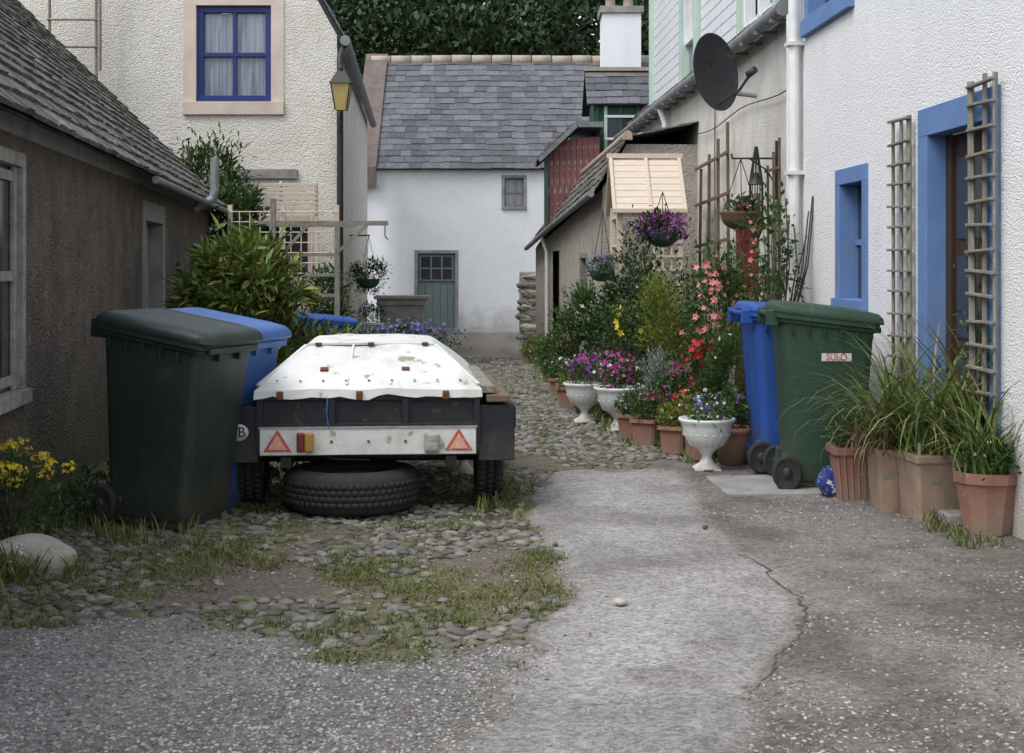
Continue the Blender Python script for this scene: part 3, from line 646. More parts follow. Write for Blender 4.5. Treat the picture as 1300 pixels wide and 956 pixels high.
# ---- wheelie bins ---------------------------------------------------------
def wheelie_bin(loc,rot,mb,ml,scale=1.):
    E=empty('wheelie_bin',loc,rot,scale)
    R=[rr(.215,.235,.05,.05),rr(.23,.25,.055,.08),rr(.236,.258,.055,.20),rr(.262,.305,.055,.80),rr(.268,.315,.055,.93),rr(.285,.335,.05,.935),rr(.29,.34,.05,.985)]
    zf=lambda x,y,z: z+(y*.10 if z>.9 else y*.10*max(0,(z-.6))/.3)
    loft('body',R,mb,E,smooth=True,zf=zf)
    loft('rim_lip',[rr(.295,.345,.05,.955),rr(.302,.352,.05,.96),rr(.302,.352,.05,.985),rr(.29,.34,.05,.99)],mb,E,cap0=False,cap1=False,smooth=True,zf=zf)
    Ld=[rr(.305,.365,.055,.985,-.012),rr(.308,.37,.055,.995,-.012),rr(.303,.362,.055,1.022,-.012),rr(.285,.34,.06,1.042,-.01),rr(.25,.29,.07,1.052,0),rr(.24,.28,.07,1.047,0),rr(.12,.15,.07,1.058,0)]
    loft('lid',Ld,ml,E,smooth=True,zf=lambda x,y,z:z+y*.10)
    for s in(-1,1):
        box('hinge_lug',s*.22-.02,s*.22+.02,.32,.41,.94,1.035,ml,E,.008)
        box('gusset',s*.10-.012,s*.10+.012,-.34,-.30,.86,.93,mb,E,.004)
        lathe('wheel',[(.0,-.02),(.04,-.028),(.075,-.02),(.085,-.028),(.1,-.022),(.1,.022),(.085,.028),(.075,.02),(.04,.028),(0,.02)],rubber,E,(s*.255,.27,.10),28,'X')
        lathe('hub',[(.0,-.034),(.03,-.034),(.04,-.02),(.04,.02),(.03,.034),(0,.034)],black_iron,E,(s*.255,.27,.10),16,'X')
        box('axle_bracket',s*.17-.03,s*.17+.03,.20,.29,.06,.2,mb,E,.01)
        for k in range(5): box('side_gusset',s*.283-.014,s*.283+.014,-.2+k*.11,-.192+k*.11,.875+(-.2+k*.11)*.1,.93+(-.2+k*.11)*.1,mb,E,.002)
    cyl('axle',(-.25,.27,.10),(.25,.27,.10),.011,black_iron,E)
    cyl('handle',(-.22,.395,1.01),(.22,.395,1.01),.016,ml,E)
    box('lift_comb',-.24,.24,-.365,-.33,.90,.935,mb,E,.006); box('foot',-.2,.2,-.22,.22,0.0,.06,mb,E,.02)
    return E
wheelie_bin((-1.74,7.22,0.005),(math.radians(3.5),0,math.radians(70)),bin_dark,bin_dark,(.95,.90,.98))
wheelie_bin((-1.66,7.75,0.005),(math.radians(3.5),0,math.radians(74)),bin_blue2,bin_blue2,(.95,.86,.97))
b3=wheelie_bin((1.835,8.45,0),(0,0,math.radians(86)),bin_green,bin_green,(1,.85,1.01))
wheelie_bin((1.785,9.15,0),(0,0,math.radians(92)),bin_blue,bin_blue,(.98,.87,.99))
wheelie_bin((-1.78,13.6,0),(0,0,math.radians(100)),bin_blue,bin_blue,.78); wheelie_bin((-2.2,13.9,0),(0,0,math.radians(80)),bin_dark,bin_blue,.76)
def text(s,size,mat,parent,loc,rot):
    c=bpy.data.curves.new('lettering','FONT'); c.body=s; c.size=size; c.align_x='CENTER'; c.align_y='CENTER'; c.extrude=.0006; c.materials.append(mat)
    o=bpy.data.objects.new('lettering',c); link(o,parent); o.location=loc; o.rotation_euler=rot; return o
tilt=math.atan2(.026,.6)
box('label',-.278,-.2765,-.15,.05,.72,.765,sticker,b3,0,(0,-tilt,0)).location=(-.2645,-.06,.765)
text('SULO',.058,ink_red,b3,(-.2665,-.06,.765),(pi/2,0,-pi/2))
# ---- trailer --------------------------------------------------------------
tb=empty('box_trailer',(-.752,7.47,0),(0,0,math.radians(4)),(.96,1,1))
box('tub',-.60,.60,0,1.8,.30,.62,trailer_black,tb,.008)
for z in(.61,.46): box('tub_rail',-.615,.615,-.018,1.815,z-.015,z+.015,trailer_black,tb,.004)
for x in(-.59,-.2,.2,.59): box('tub_rib',x-.018,x+.018,-.022,.0,.32,.60,trailer_black,tb,.003)
nseg=24
def ringrect(hx,y0,y1,z,hem=0):
    out=[]
    cs=[(-hx,y0),(hx,y0),(hx,y1),(-hx,y1)]
    for i in range(4):
        a=cs[i];b_=cs[(i+1)%4]
        for k in range(nseg):
            t=k/nseg;x=a[0]+(b_[0]-a[0])*t;y=a[1]+(b_[1]-a[1])*t
            zz=z+hem*(noise.noise(Vector((x*6,y*6,3)))*.7+noise.noise(Vector((x*19,y*19,3)))*.3)+.020*noise.noise(Vector((x*3,y*3,z*5)))
            out.append((x,y,zz))
    return out
rs=[ringrect(.622,-.03,1.83,.612,.045),ringrect(.618,-.025,1.825,.655,.008),ringrect(.60,-.0,1.80,.672),ringrect(.50,.16,1.62,.765),ringrect(.37,.40,1.38,.858),ringrect(.345,.44,1.34,.868),ringrect(.18,.7,1.1,.885)]
loft('lid',rs,lid_white,tb,cap0=False,smooth=True)
for sx in(-1,1):
    beam('lid_hip',(sx*.60,.0,.675),(sx*.37,.40,.862),.022,.010,lid_white,tb)
    beam('lid_seam',(sx*.12,-.0,.677),(sx*.10,.41,.868),.012,.008,lid_white,tb)
for x in(-.48,-.05,.42): box('lid_catch',x-.018,x+.018,-.042,-.02,.600,.645,rust,tb,.004)
for x in(-.25,.2): box('lid_hasp',x-.022,x+.022,.11,.14,.74,.755,rust,tb,.003,(.5,0,0))
for k in range(9): lathe('rivet',[(0.008,0),(.006,.004),(0,.005)],rust,tb,(-.5+k*.125,.03,.695),8)
for x in(-.3,.0,.31): box('roof_clip',x-.018,x+.018,.37,.41,.862,.876,rust,tb,.003)
beam('lid_cross_batten',(-.36,.41,.868),(.36,.41,.868),.03,.01,lid_white,tb)
box('lamp_board',-.585,.585,-.06,-.04,.315,.455,board_white,tb,.004)
box('lamp_board_edge',-.59,.59,-.064,-.038,.452,.462,galv,tb)
for x in(-.2,.0,.2): box('board_bolt',x-.006,x+.006,-.065,-.06,.38,.392,rust,tb)
def tri(x):
    s=.075;z=.335
    mesh('reflector_triangle',[(x-s,-.064,z),(x+s,-.064,z),(x,-.064,z+.115),(x-s,-.060,z),(x+s,-.060,z),(x,-.060,z+.115)],[(0,1,2),(0,3,4,1),(1,4,5,2),(2,5,3,0)],refl_red,tb)
    s=.052;z=.345
    mesh('reflector_inner',[(x-s,-.067,z),(x+s,-.067,z),(x,-.067,z+.08)],[(0,1,2)],orange_m,tb)
tri(-.49);tri(.49)
box('tail_lamp',-.385,-.345,-.095,-.06,.335,.435,lamp_red,tb,.008); box('indicator_lamp',-.343,-.295,-.095,-.06,.335,.435,lamp_amber,tb,.008)
box('reverse_lamp',.30,.385,-.095,-.06,.325,.43,lamp_clear,tb,.012); box('lamp_rim',.31,.375,-.1,-.094,.34,.38,lamp_clear,tb,.003)
tube('lamp_cable',[(-.3,-.045,.47),(-.28,-.05,.40),(-.26,-.05,.33),(-.2,-.02,.29),(0,.0,.28)],.005,black_iron,tb)
tube('lamp_cord',[(-.22,-.066,.61),(-.225,-.068,.53),(-.215,-.068,.46)],.004,bin_blue2,tb)
def tyre(name,parent,loc,axis,R,w,ri,flat=False):
    E=parent
    if flat: pr=[(ri,-w*.36),(ri+.02,-w*.44),(ri+(R-ri)*.5,-w*.52),(R-.035,-w*.47),(R-.012,-w*.36),(R-.003,-w*.2),(R,0),(R-.003,w*.2),(R-.012,w*.36),(R-.035,w*.47),(ri+(R-ri)*.5,w*.52),(ri+.02,w*.44),(ri,w*.36),(ri-.004,0),(ri,-w*.36)]
    else: pr=[(ri,-w*.38),(ri+.02,-w*.46),(ri+(R-ri)*.5,-w*.52),(R-.02,-w*.47),(R-.004,-w*.40),(R,-w*.3),(R,-w*.17),(R-.012,-w*.165),(R-.012,-w*.13),(R,-w*.125),(R,w*.125),(R-.012,w*.13),(R-.012,w*.165),(R,w*.17),(R,w*.3),(R-.004,w*.40),(R-.02,w*.47),(ri+(R-ri)*.5,w*.52),(ri+.02,w*.46),(ri,w*.38),(ri-.004,0),(ri,-w*.38)]
    lathe(name,pr,rubber,E,loc,56,axis)
    V=[(sx*.5,sy*.5,sz*.5) for sz in(-1,1) for sy in(-1,1) for sx in(-1,1)];F=[(0,2,3,1),(4,5,7,6),(0,1,5,4),(2,6,7,3),(0,4,6,2),(1,3,7,5)]
    n=60 if flat else 44;pos=[];Ms=[]
    for k in range(n):
        for s in((-.22,-.075,.075,.22) if flat else (-.34,0,.34)):
            a=2*pi*(k+(.5 if s in(0,.075,-.22) else 0))/n; ca_,sa=math.cos(a),math.sin(a); dm=[.009,.030,w*.125] if flat else [.012,.026,w*.2]
            if axis=='Z': pos.append((loc[0]+(R-.003)*ca_,loc[1]+(R-.003)*sa,loc[2]+s*w)); Ms.append(np.array([[ca_,-sa,0],[sa,ca_,0],[0,0,1.]])@np.diag(dm))
            else: pos.append((loc[0]+s*w,loc[1]+R*ca_,loc[2]+R*sa)); Ms.append(np.array([[0,0,1.],[ca_,-sa,0],[sa,ca_,0]])@np.diag(dm))
    scatter(name+'_tread',V,F,pos,np.array(Ms),rubber,E)
for s in(-1,1):
    tyre('wheel_tyre',tb,(s*.675,.40,.25),'X',.245,.15,.15)
    lathe('wheel_rim',[(.15,-.05),(.14,-.03),(.10,-.02),(.05,-.04),(0,-.04)],rim_m,tb,(s*.675,.4,.25),24,'X'); lathe('wheel_rim_out',[(.15,.05),(.14,.03),(.10,.02),(.05,.04),(0,.04)],rim_m,tb,(s*.675,.4,.25),24,'X')
    box('mudguard_top',s*.70-.10,s*.70+.10,0.02,.82,.545,.565,trailer_black,tb,.006)
    box('mudguard_back',s*.70-.10,s*.70+.10,0.0,.02,.27,.565,trailer_black,tb,.006)
    box('mudguard_side',s*.80-.008,s*.80+.008,0.02,.82,.44,.55,trailer_black,tb,.004)
    box('chassis_rail',s*.45-.03,s*.45+.03,0,1.8,.24,.30,black_iron,tb,.004)
    beam('drawbar',(s*.45,1.8,.27),(0,2.7,.3),.05,.06,black_iron,tb)
cyl('axle',(-.66,.4,.25),(.66,.4,.25),.03,black_iron,tb)
tube('hitch',[(0,2.65,.3),(0,2.9,.34)],.035,black_iron,tb); cyl('jockey_post',(.1,2.6,.12),(.1,2.6,.6),.022,galv,tb)
lathe('jockey_wheel',[(0,-.02),(.08,-.02),(.08,.02),(0,.02)],rubber,tb,(.1,2.6,.085),16,'X')
beam('timber_plank',(.71,-.02,.60),(.66,1.5,.615),.13,.035,wood_brown,tb,.004); beam('timber_plank_2',(.65,.02,.645),(.62,1.45,.65),.08,.04,wood_grey,tb,.004)
o=lathe('country_sticker',[(.065,0),(.065,.002),(0,.002)],sticker,tb,(-.715,-.006,.43),28); o.rotation_euler=(pi/2,0,0); o.scale=(1.0,.72,1)
text('GB',.075,ink_black,tb,(-.715,-.0095,.43),(pi/2,0,0))
ST=empty('spare_tyre',(-.86,7.64,0)); tyre('tyre',ST,(0,0,.115),'Z',.365,.215,.21,True)
lathe('rim',[(.21,.05),(.17,.03),(.05,.06),(0,.06)],rim_m,ST,(0,0,.115),24)
US=empty('garden_urn',(-.30,8.9,0))
# ---- urns / pots ----------------------------------------------------------
def urn(E,s=1.):
    lathe('urn_bowl',[(0,.015*s),(.085*s,.015*s),(.09*s,.0),(.09*s,.02*s),(.05*s,.045*s),(.032*s,.075*s),(.035*s,.10*s),(.05*s,.115*s),(.055*s,.125*s),(.10*s,.155*s),(.145*s,.215*s),(.155*s,.27*s),(.165*s,.30*s),(.18*s,.315*s),(.18*s,.33*s),(.165*s,.33*s),(.15*s,.28*s),(0,.27*s)],urn_white,E,seg=36)
    box('plinth',-.085*s,.085*s,-.085*s,.085*s,0,.012*s,urn_white,E,.004)
    for k in range(18):
        a=2*pi*k/18; beam('flute',(.105*s*math.cos(a),.105*s*math.sin(a),.155*s),(.150*s*math.cos(a),.150*s*math.sin(a),.235*s),.014*s,.008*s,urn_white,E,.003)
urn(US,.9)
def trough(E,w,d,h,mat,ribs=True):
    rs=[rr(w*.42,d*.42,.02,0),rr(w*.485,d*.485,.02,h*.86),rr(w*.53,d*.55,.02,h*.865),rr(w*.53,d*.55,.02,h),rr(w*.49,d*.49,.02,h),rr(w*.47,d*.47,.02,h*.9)]
    loft('trough',rs,mat,E,cap1=False,smooth=True)
    mesh('soil',rr(w*.475,d*.475,.02,h*.91),[tuple(range(20))],soil,E)
    if ribs:
        n=int(w/.035)
        for k in range(n):
            x=-w*.40+w*.8*k/(n-1); beam('rib',(x*1.0,-d*.425,h*.06),(x*1.15,-d*.487,h*.82),.010,.008,mat,E)
def pot(E,r,h,mat,seg=32):
    lathe('pot',[(0,0),(r*.68,0),(r*.92,h*.8),(r*.92,h*.82),(r,h*.83),(r,h),(r*.92,h),(r*.9,h*.9),(0,h*.9)],mat,E,seg=seg,smooth=seg>12)
    lathe('soil',[(r*.88,h*.92),(0,h*.94)],soil,E)
def strapplant(nm,loc,make,n,L,hz,w=.014,mat=lf_strap,arch=1.5,sp=.05):
    E=empty(nm,loc); make(E); blades('leaves',[(0,0,hz)],sp,n,L,w,mat,E,arch,.75,7); return E
E=strapplant('planter_trough',(1.96,7.92,0),lambda E:trough(E,.36,.22,.30,terra),60,.45,.27,.010)
foliage('filler',(0,0,.36),(.2,.12,.09),500,.04,lf_mid,E)
E=strapplant('tall_planter',(2.17,7.35,0),lambda E:(loft('box',[rr(.12,.12,.02,0),rr(.14,.14,.02,.33)],terra2,E,smooth=True),box('panel_band',-.145,.145,-.145,.145,.295,.335,terra2,E,.006)),190,.78,.33,.015,arch=1.9,sp=.06)
E.rotation_euler=(0,0,.15)
E2=strapplant('tall_planter',(2.02,7.60,0),lambda E:loft('box',[rr(.08,.11,.02,0),rr(.10,.13,.02,.33)],terra2,E,smooth=True),130,.78,.32,.012,arch=2.0,sp=.05)
E=strapplant('plant_pot',(2.32,6.95,0),lambda E:pot(E,.165,.30,terra,10),130,.62,.28,.013,arch=1.7)
foliage('filler',(0,-.02,.36),(.17,.15,.08),600,.04,lf_mid,E); flowers('flowers',(0,0,.38),(.16,.13,.07),20,.014,fl_wht,E)
E=strapplant('plant_pot',(2.45,7.45,0),lambda E:pot(E,.15,.30,pot_black),140,.98,.28,.015,arch=1.7)
blades('seed_heads',[(0,0,.3)],.05,25,.8,.02,lf_dry,E,1.2,.6)
blades('dead_leaves',[(0,0,.3)],.08,110,.5,.012,lf_dry,E2,2.6,.9)
E=strapplant('plant_pot',(2.28,8.15,0),lambda E:pot(E,.14,.26,terra2),130,.80,.25,.012,arch=1.6)
E=empty('climbing_stems',(2.42,7.35,0))
for k in range(5):
    x0=rng.normal(0,.05);p=[(x0+.03*math.sin(z*5+k),rng.normal(0,.01)+k*.05-.1,z) for z in np.arange(.3,1.0+.2*k,.1)]; tube('stem',p,.004,stemm,E)
foliage('leaves',(0,0,1.1),(.10,.2,.5),160,.045,lf_mid,E,k=10)
BG=empty('crumpled_carrier_bag',(1.78,7.98,.0))
v=[]
for p in sv:
    q=Vector(p); d=1+.55*noise.noise(q*2.6)+.3*noise.noise(q*6); v.append((p[0]*.075*d,p[1]*.07*d,max(.004,.08+p[2]*.09*d)))
bagm=M('bag_print',(.02,.035,.16),(.03,.06,.26),12,.4,.6,25,spots=((.5,.5,.52),22,.55)); mesh('bag',v,sf,bagm,BG)
def potted(nm,loc,mk,hz,fol,fls):
    E=empty(nm,loc); mk(E)
    for (c,r,n,ls,mt) in fol: foliage('foliage',(c[0],c[1],hz+c[2]),r,n,ls,mt,E)
    for (c,r,n,s,mt) in fls: flowers('flowers',(c[0],c[1],hz+c[2]),r,n,s,mt,E,.6)
    return E
U=lambda s:(lambda E:urn(E,s))
potted('urn_planter',(1.24,9.05,0),U(1.0),.33,[((0,0,.05),(.17,.16,.09),900,.03,lf_mid)],[((0,0,.06),(.17,.16,.09),55,.013,fl_lob),((.02,0,.08),(.15,.15,.10),16,.014,fl_wht)])
potted('urn_planter',(.83,11.15,0),U(1.05),.34,[((0,0,.10),(.2,.18,.14),900,.035,lf_mid)],[((0,0,.12),(.2,.18,.16),90,.021,fl_mag),((0,0,.1),(.2,.18,.16),30,.016,fl_wht)])
potted('urn_planter',(.60,11.75,0),U(1.0),.33,[((0,0,.08),(.19,.17,.12),800,.035,lf_mid)],[((0,0,.1),(.19,.17,.15),60,.02,fl_pur),((0,0,.1),(.19,.17,.15),26,.02,fl_mag)])
ti=0
for (x,y,m1,m2) in((1.18,9.95,fl_red,fl_wht),(1.02,10.4,fl_mag,fl_red),(1.30,9.62,fl_pur,fl_wht),(.93,10.75,fl_wht,fl_pur),(.55,13.2,fl_mag,fl_yel),(.50,14.3,fl_wht,fl_red),(1.62,9.75,fl_wht,fl_red)):
    E=potted('planter_trough',(x,y,gz(y)),lambda E:trough(E,.38,.18,.19,terra),.18,[((0,0,.07),(.2,.12,.12),900,.035,lf_mid if ti%2 else lf_yel)],[((0,-.02,.1),(.2,.13,.13),30,.018,m1),((0,-.02,.09),(.2,.13,.14),18,.015,m2)])
    E.rotation_euler=(0,0,math.radians(60+ti*3)); ti+=1
for (x,y,r,h) in((1.45,9.35,.13,.24),(1.33,10.2,.13,.24),(1.2,10.8,.12,.22),(.66,12.6,.14,.25),(.9,12.0,.13,.22),(.56,15.2,.13,.22)):
    E=potted('plant_pot',(x,y,gz(y)),lambda E:pot(E,r,h,terra),h,[((0,0,.1),(.16,.15,.14),600,.04,lf_dark if y>11 else lf_mid)],[((0,0,.12),(.16,.15,.16),16,.018,[fl_red,fl_mag,fl_wht,fl_pur][ti%4])]); ti+=1
def shrub(nm,c,r,n,ls,mat,fl=[],w=.45,k=24,stem=True,sp=.28,up=.35):
    E=empty(nm,(c[0],c[1],gz(c[1]))); cc=(0,0,c[2]-gz(c[1]))
    if stem: stems('stems',(0,0,0),cc,r,26,stemm,E,.007)
    foliage('foliage',cc,r,n,ls,mat,E,w=w,k=k,spread=sp,up=up)
    for (n2,s,mt) in fl: flowers('flowers',cc,r,n2,s,mt,E,.8)
    return E
shrub('feathery_shrub',(1.50,9.7,.52),(.17,.2,.42),4600,.045,lf_mid,[(8,.014,fl_wht)],w=.14)
shrub('rose_bush',(1.48,10.5,.98),(.24,.25,.42),1700,.05,lf_mid,[(58,.032,fl_pink)],sp=.32)
shrub('geranium',(1.40,10.1,.66),(.17,.16,.14),700,.05,lf_mid,[(60,.027,fl_red)])
shrub('golden_conifer',(1.24,11.5,.84),(.24,.22,.34),5000,.035,lf_yel,w=.25,k=40,up=.9)
shrub('dark_climber',(1.10,13.2,.90),(.24,.3,.60),3800,.05,lf_dark,[(10,.02,fl_wht)])
shrub('silver_shrub',(1.13,10.9,.46),(.14,.13,.17),1000,.045,lf_silver,w=.12)
shrub('yellow_rose',(.98,12.2,.75),(.2,.2,.3),800,.045,lf_mid,[(10,.032,fl_yel)],sp=.35)
shrub('petunia_clump',(.80,12.2,.42),(.24,.2,.16),1100,.035,lf_mid,[(50,.021,fl_mag),(20,.018,fl_wht)])
shrub('fuchsia_clump',(1.35,11.0,.42),(.2,.2,.2),900,.04,lf_mid,[(40,.021,fl_mag),(20,.022,fl_red)])
shrub('green_shrub',(.76,15.2,.72),(.30,.3,.34),3000,.055,lf_mid,[(12,.02,fl_wht)])
shrub('small_conifer',(.93,14.0,.58),(.17,.17,.32),2400,.04,lf_dark,w=.25,up=.9)
shrub('dark_shrub',(1.45,14.2,.85),(.3,.35,.5),3000,.06,lf_dark)
shrub('wall_shrub',(1.72,12.0,.75),(.25,.4,.55),2800,.05,lf_mid,[(18,.028,fl_pink)])
shrub('low_border_plants',(.50,17.0,.22),(.16,.9,.22),2200,.05,lf_mid,[(20,.02,fl_wht),(14,.02,fl_mag)],k=40)
shrub('low_border_plants',(.30,20.5,.08),(.14,1.3,.14),1400,.06,lf_grass,[],k=40)
E=shrub('tall_rose',(2.02,10.75,1.40),(.20,.22,.45),460,.06,lf_mid,[(5,.028,fl_pink)],k=14,sp=.22)
for k in range(8):
    a=rng.uniform(-.2,.25); tube('cane',[(0,0,0),(a*.3,rng.normal(0,.05),.7),(a,rng.normal(0,.1),1.3),(a*1.2,rng.normal(0,.12),rng.uniform(1.5,1.9))],.006,bark,E)
E=shrub('climbing_rose',(1.92,11.6,1.30),(.14,.3,.45),380,.055,lf_mid,[(14,.030,fl_pink)],k=14)
WT=empty('stick_trellis',(2.7,0,0),(0,0,T1))
for k in range(4): beam('stick',(-.03,13.9+k*.55,1.1),(-.03,13.95+k*.5,2.7-.12*k),.03,.02,wood_brown,WT)
for z in(1.55,2.0,2.4): beam('cross',(-.05,13.8,z),(-.05,15.7,z-.05),.02,.03,wood_brown,WT)
WT2=empty('stick_trellis',(2.7,0,0),(0,0,T1))
for k in range(3): beam('stick',(-.03,11.7+k*.2,.6),(-.03,11.72+k*.22,2.35-.1*k),.02,.015,wood_brown,WT2)
for z in(1.2,1.7,2.1): beam('cross',(-.045,11.65,z),(-.045,12.2,z),.015,.02,wood_brown,WT2)
def basket(c,r,mat,anchor,fol,fls,bowl=True):
    E=empty('hanging_basket',c)
    pr=[(0,-r*.75)]+[(r*math.sin(a),-r*.75*math.cos(a)) for a in np.linspace(.3,pi/2,7)]+[(r*1.04,.01),(r*1.04,.03),(r*.95,.03)]
    lathe('bowl',pr,mat,E,seg=24); 
    A=Vector(anchor)-Vector(c)
    for k in range(3):
        a=2*pi*k/3+.4; tube('chain',[(r*math.cos(a),r*math.sin(a),.02),(A.x,A.y,A.z)],.004,black_iron,E)
    for (cc,rr_,n,ls,mt) in fol: foliage('foliage',cc,rr_,n,ls,mt,E,zmin=-9)
    for (cc,rr_,n,s,mt) in fls: flowers('flowers',cc,rr_,n,s,mt,E,.6)
    return E
basket((1.93,12,1.72),.17,wicker,(1.93,12,2.2),[((0,0,.08),(.15,.15,.07),330,.04,lf_mid)],[((0,0,.1),(.14,.14,.07),8,.016,fl_wht),((0,0,.1),(.14,.14,.07),6,.016,fl_mag)])
BR=empty('basket_bracket'); tube('arm',[(2.24,12.0,2.2),(1.86,12.0,2.2),(1.85,12,2.24)],.009,black_iron,BR); tube('scroll',[(2.24,12,1.95),(2.15,12,2.1),(2.0,12,2.2)],.007,black_iron,BR); beam('back',(2.235,12,1.85),(2.235,12,2.35),.03,.008,black_iron,BR)
LC=empty('hanging_bird_feeder',(2.06,12.0,0))
for k in range(8):
    a=2*pi*k/8; tube('bar',[(.01*math.cos(a),.01*math.sin(a),2.30),(.055*math.cos(a),.055*math.sin(a),2.0),(.06*math.cos(a),.06*math.sin(a),1.62),(.02*math.cos(a),.02*math.sin(a),1.52)],.005,black_iron,LC)
lathe('roof',[(.075,1.98),(.02,2.08),(0,2.08)],black_iron,LC,seg=14); lathe('tray',[(0,1.6),(.07,1.6),(.075,1.64),(.06,1.64)],wood_brown,LC,seg=14); cyl('seed_tube',(0,0,1.62),(0,0,1.9),.035,wood_brown,LC)
basket((1.44,13.6,1.58),.15,pot_green,(1.44,13.6,2.0),[((0,0,.08),(.27,.22,.16),1500,.045,lf_dark)],[((0,0,.07),(.28,.23,.17),170,.023,fl_pur),((0,0,.05),(.28,.23,.18),70,.021,fl_mag)])
basket((.90,14.3,1.22),.12,pot_green,(.92,14.4,1.85),[((0,0,.08),(.17,.16,.12),700,.04,lf_mid)],[((0,0,.08),(.17,.16,.13),55,.02,fl_lob)])
basket((-2.22,22,1.05),.17,pot_green,(-2.22,22,1.75),[((0,0,.06),(.28,.26,.26),1500,.05,lf_mid)],[])
cyl('basket_bracket',(-2.6,22,1.75),(-2.2,22,1.75),.012,black_iron,None)
# ---- timber porch ---------------------------------------------------------
PC=empty('timber_porch')
X0,X1=1.10,1.72
for x in(X0,X1):
    for y in(14.55,15.5): beam('post',(x,y,gz(y)),(x,y,1.92),.06,.06,wood_pale,PC,.004)
beam('front_post_brace',(X0,14.55,1.3),(X0,15.0,2.4),.04,.03,wood_pale,PC)
for y,s in((14.42,1),(15.63,-1)):
    for k in range(8):
        t=k/8; t2=(k+.88)/8; ys_=15.02; za=1.86+(2.42-1.86)*t; yb=y+(ys_-y)*t; zb=1.86+.56*t2; y2=y+(ys_-y)*t2
        mesh('roof_slat',[(X0-.04,yb,za),(X1+.03,yb,za),(X1+.03,y2,zb),(X0-.04,y2,zb),(X0-.04,yb,za-.02),(X1+.03,yb,za-.02),(X1+.03,y2,zb-.02),(X0-.04,y2,zb-.02)],[(0,1,2,3),(4,7,6,5),(0,4,5,1),(3,2,6,7),(0,3,7,4),(1,5,6,2)],wood_pale,PC)
    for x in(X0-.06,(X0+X1)/2,X1+.04): beam('rafter',(x,y,1.84),(x,15.02,2.42),.035,.05,wood_pale,PC,.003)
    beam('eave_rail',(X0-.08,y,1.85),(X1+.06,y,1.85),.04,.04,wood_pale,PC)
beam('ridge',(X0-.1,15.02,2.45),(X1+.08,15.02,2.45),.05,.05,wood_pale,PC)
for z in(1.2,1.5,1.8): beam('side_rail',(X0,14.55,z),(X0,15.5,z),.03,.03,wood_pale,PC)
for x in np.linspace(1.45,1.72,4): beam('side_lattice',(x,14.53,1.2),(x,14.53,1.85),.02,.015,wood_pale,PC)
for z in np.linspace(1.25,1.8,5): beam('side_lattice_h',(1.43,14.51,z),(1.74,14.51,z),.015,.02,wood_pale,PC)
# ---- satellite dish -------------------------------------------------------
SD=empty('satellite_dish',(1.72,12.0,2.93),(0,0,math.radians(42)))
prof=[(0,0.055)]+[(.325*t,.055*(1-t*t)) for t in np.linspace(.1,1,10)]+[(.335,-.004),(.33,.006),(.3,.02),(.15,.065),(0,.075)]
o=lathe('reflector',[(r,-z) for r,z in prof],dish_m,SD,seg=48); o.rotation_euler=(pi/2-.12,0,0); o.scale=(.86,1,1)
tube('lnb_arm',[(0,.03,-.3),(0,-.25,-.18),(0,-.36,-.06)],.012,dish_m,SD); cyl('lnb',(0,-.34,-.06),(0,-.42,-.02),.03,dish_m,SD)
box('back_bracket',-.07,.07,.06,.14,-.1,.1,black_iron,SD,.01)
tube('mount',[(.08,.08,0.0),(.2,.06,-.15),(.42,-.1,-.18)],.02,galv,SD)
# ---- left garden ----------------------------------------------------------
E=empty('rhododendron',(-2.05,11,0))
stems('stems',(0,0,0),(0,0,1.0),(.6,.5,.55),40,bark,E,.014)
foliage('foliage',(-.02,0,1.03),(.55,.5,.56),3600,.13,lf_rhod,E,w=.30,k=60,spread=.15,up=.1)
foliage('lower_foliage',(.15,.1,.55),(.7,.5,.4),2200,.12,lf_rhod,E,w=.3,k=40,spread=.2)
shrub('buddleia',(-3.80,17.75,2.35),(.45,.22,.54),1900,.10,lf_mid,w=.3,k=26)
shrub('garden_shrub',(-3.42,17.3,1.75),(.40,.4,.55),2600,.10,lf_mid,w=.4,k=30)
shrub('ivy_shrub',(-1.9,14.6,.90),(.28,.3,.34),2200,.055,lf_mid,[(14,.02,fl_red)])
shrub('garden_shrub',(-2.9,13.4,.90),(.40,.4,.70),2400,.08,lf_dark,w=.4)
LP=empty('slatted_panel')
for k in range(7): box('slat',-3.40,-2.47,18.0,18.02,1.94+k*.058,1.985+k*.058,wood_pale,LP,.003)
for x in(-3.4,-2.95,-2.5): box('batten',x,x+.04,18.02,18.05,.0,2.36,wood_pale,LP)
WF=empty('wire_trellis')
for x in np.arange(-3.3,-2.0,.12): tube('wire_v',[(x,16.6,.6),(x,16.6,1.93)],.006,wood_pale,WF)
for z in np.arange(.6,1.95,.12): tube('wire_h',[(-3.3,16.61,z),(-2.05,16.61,z)],.006,wood_pale,WF)
for x in(-3.3,-2.68,-2.05): beam('post',(x,16.65,-.05),(x,16.65,2.0),.05,.05,wood_pale,WF)
GP=empty('timber_arch'); 
beam('beam',(-2.5,14.0,1.71),(-1.22,14.0,1.71),.035,.045,wood_grey,GP); beam('beam_back',(-2.5,14.6,1.71),(-1.6,14.6,1.71),.035,.045,wood_grey,GP)
for x in(-2.35,-1.72): beam('post',(x,14,0),(x,14,1.95 if x<-2 else 1.69),.05,.05,wood_grey,GP)
beam('brace',(-1.72,13.98,1.42),(-1.42,13.98,1.70),.03,.03,wood_grey,GP); beam('brace_2',(-2.35,13.98,1.3),(-2.0,13.98,1.70),.03,.03,wood_grey,GP)
for z in(1.2,1.4,1.0): beam('rail',(-2.35,14.03,z),(-1.72,14.03,z),.02,.03,wood_grey,GP)
tube('hook',[(-1.25,14,1.69),(-1.25,14,1.58),(-1.22,14,1.55)],.006,black_iron,GP)
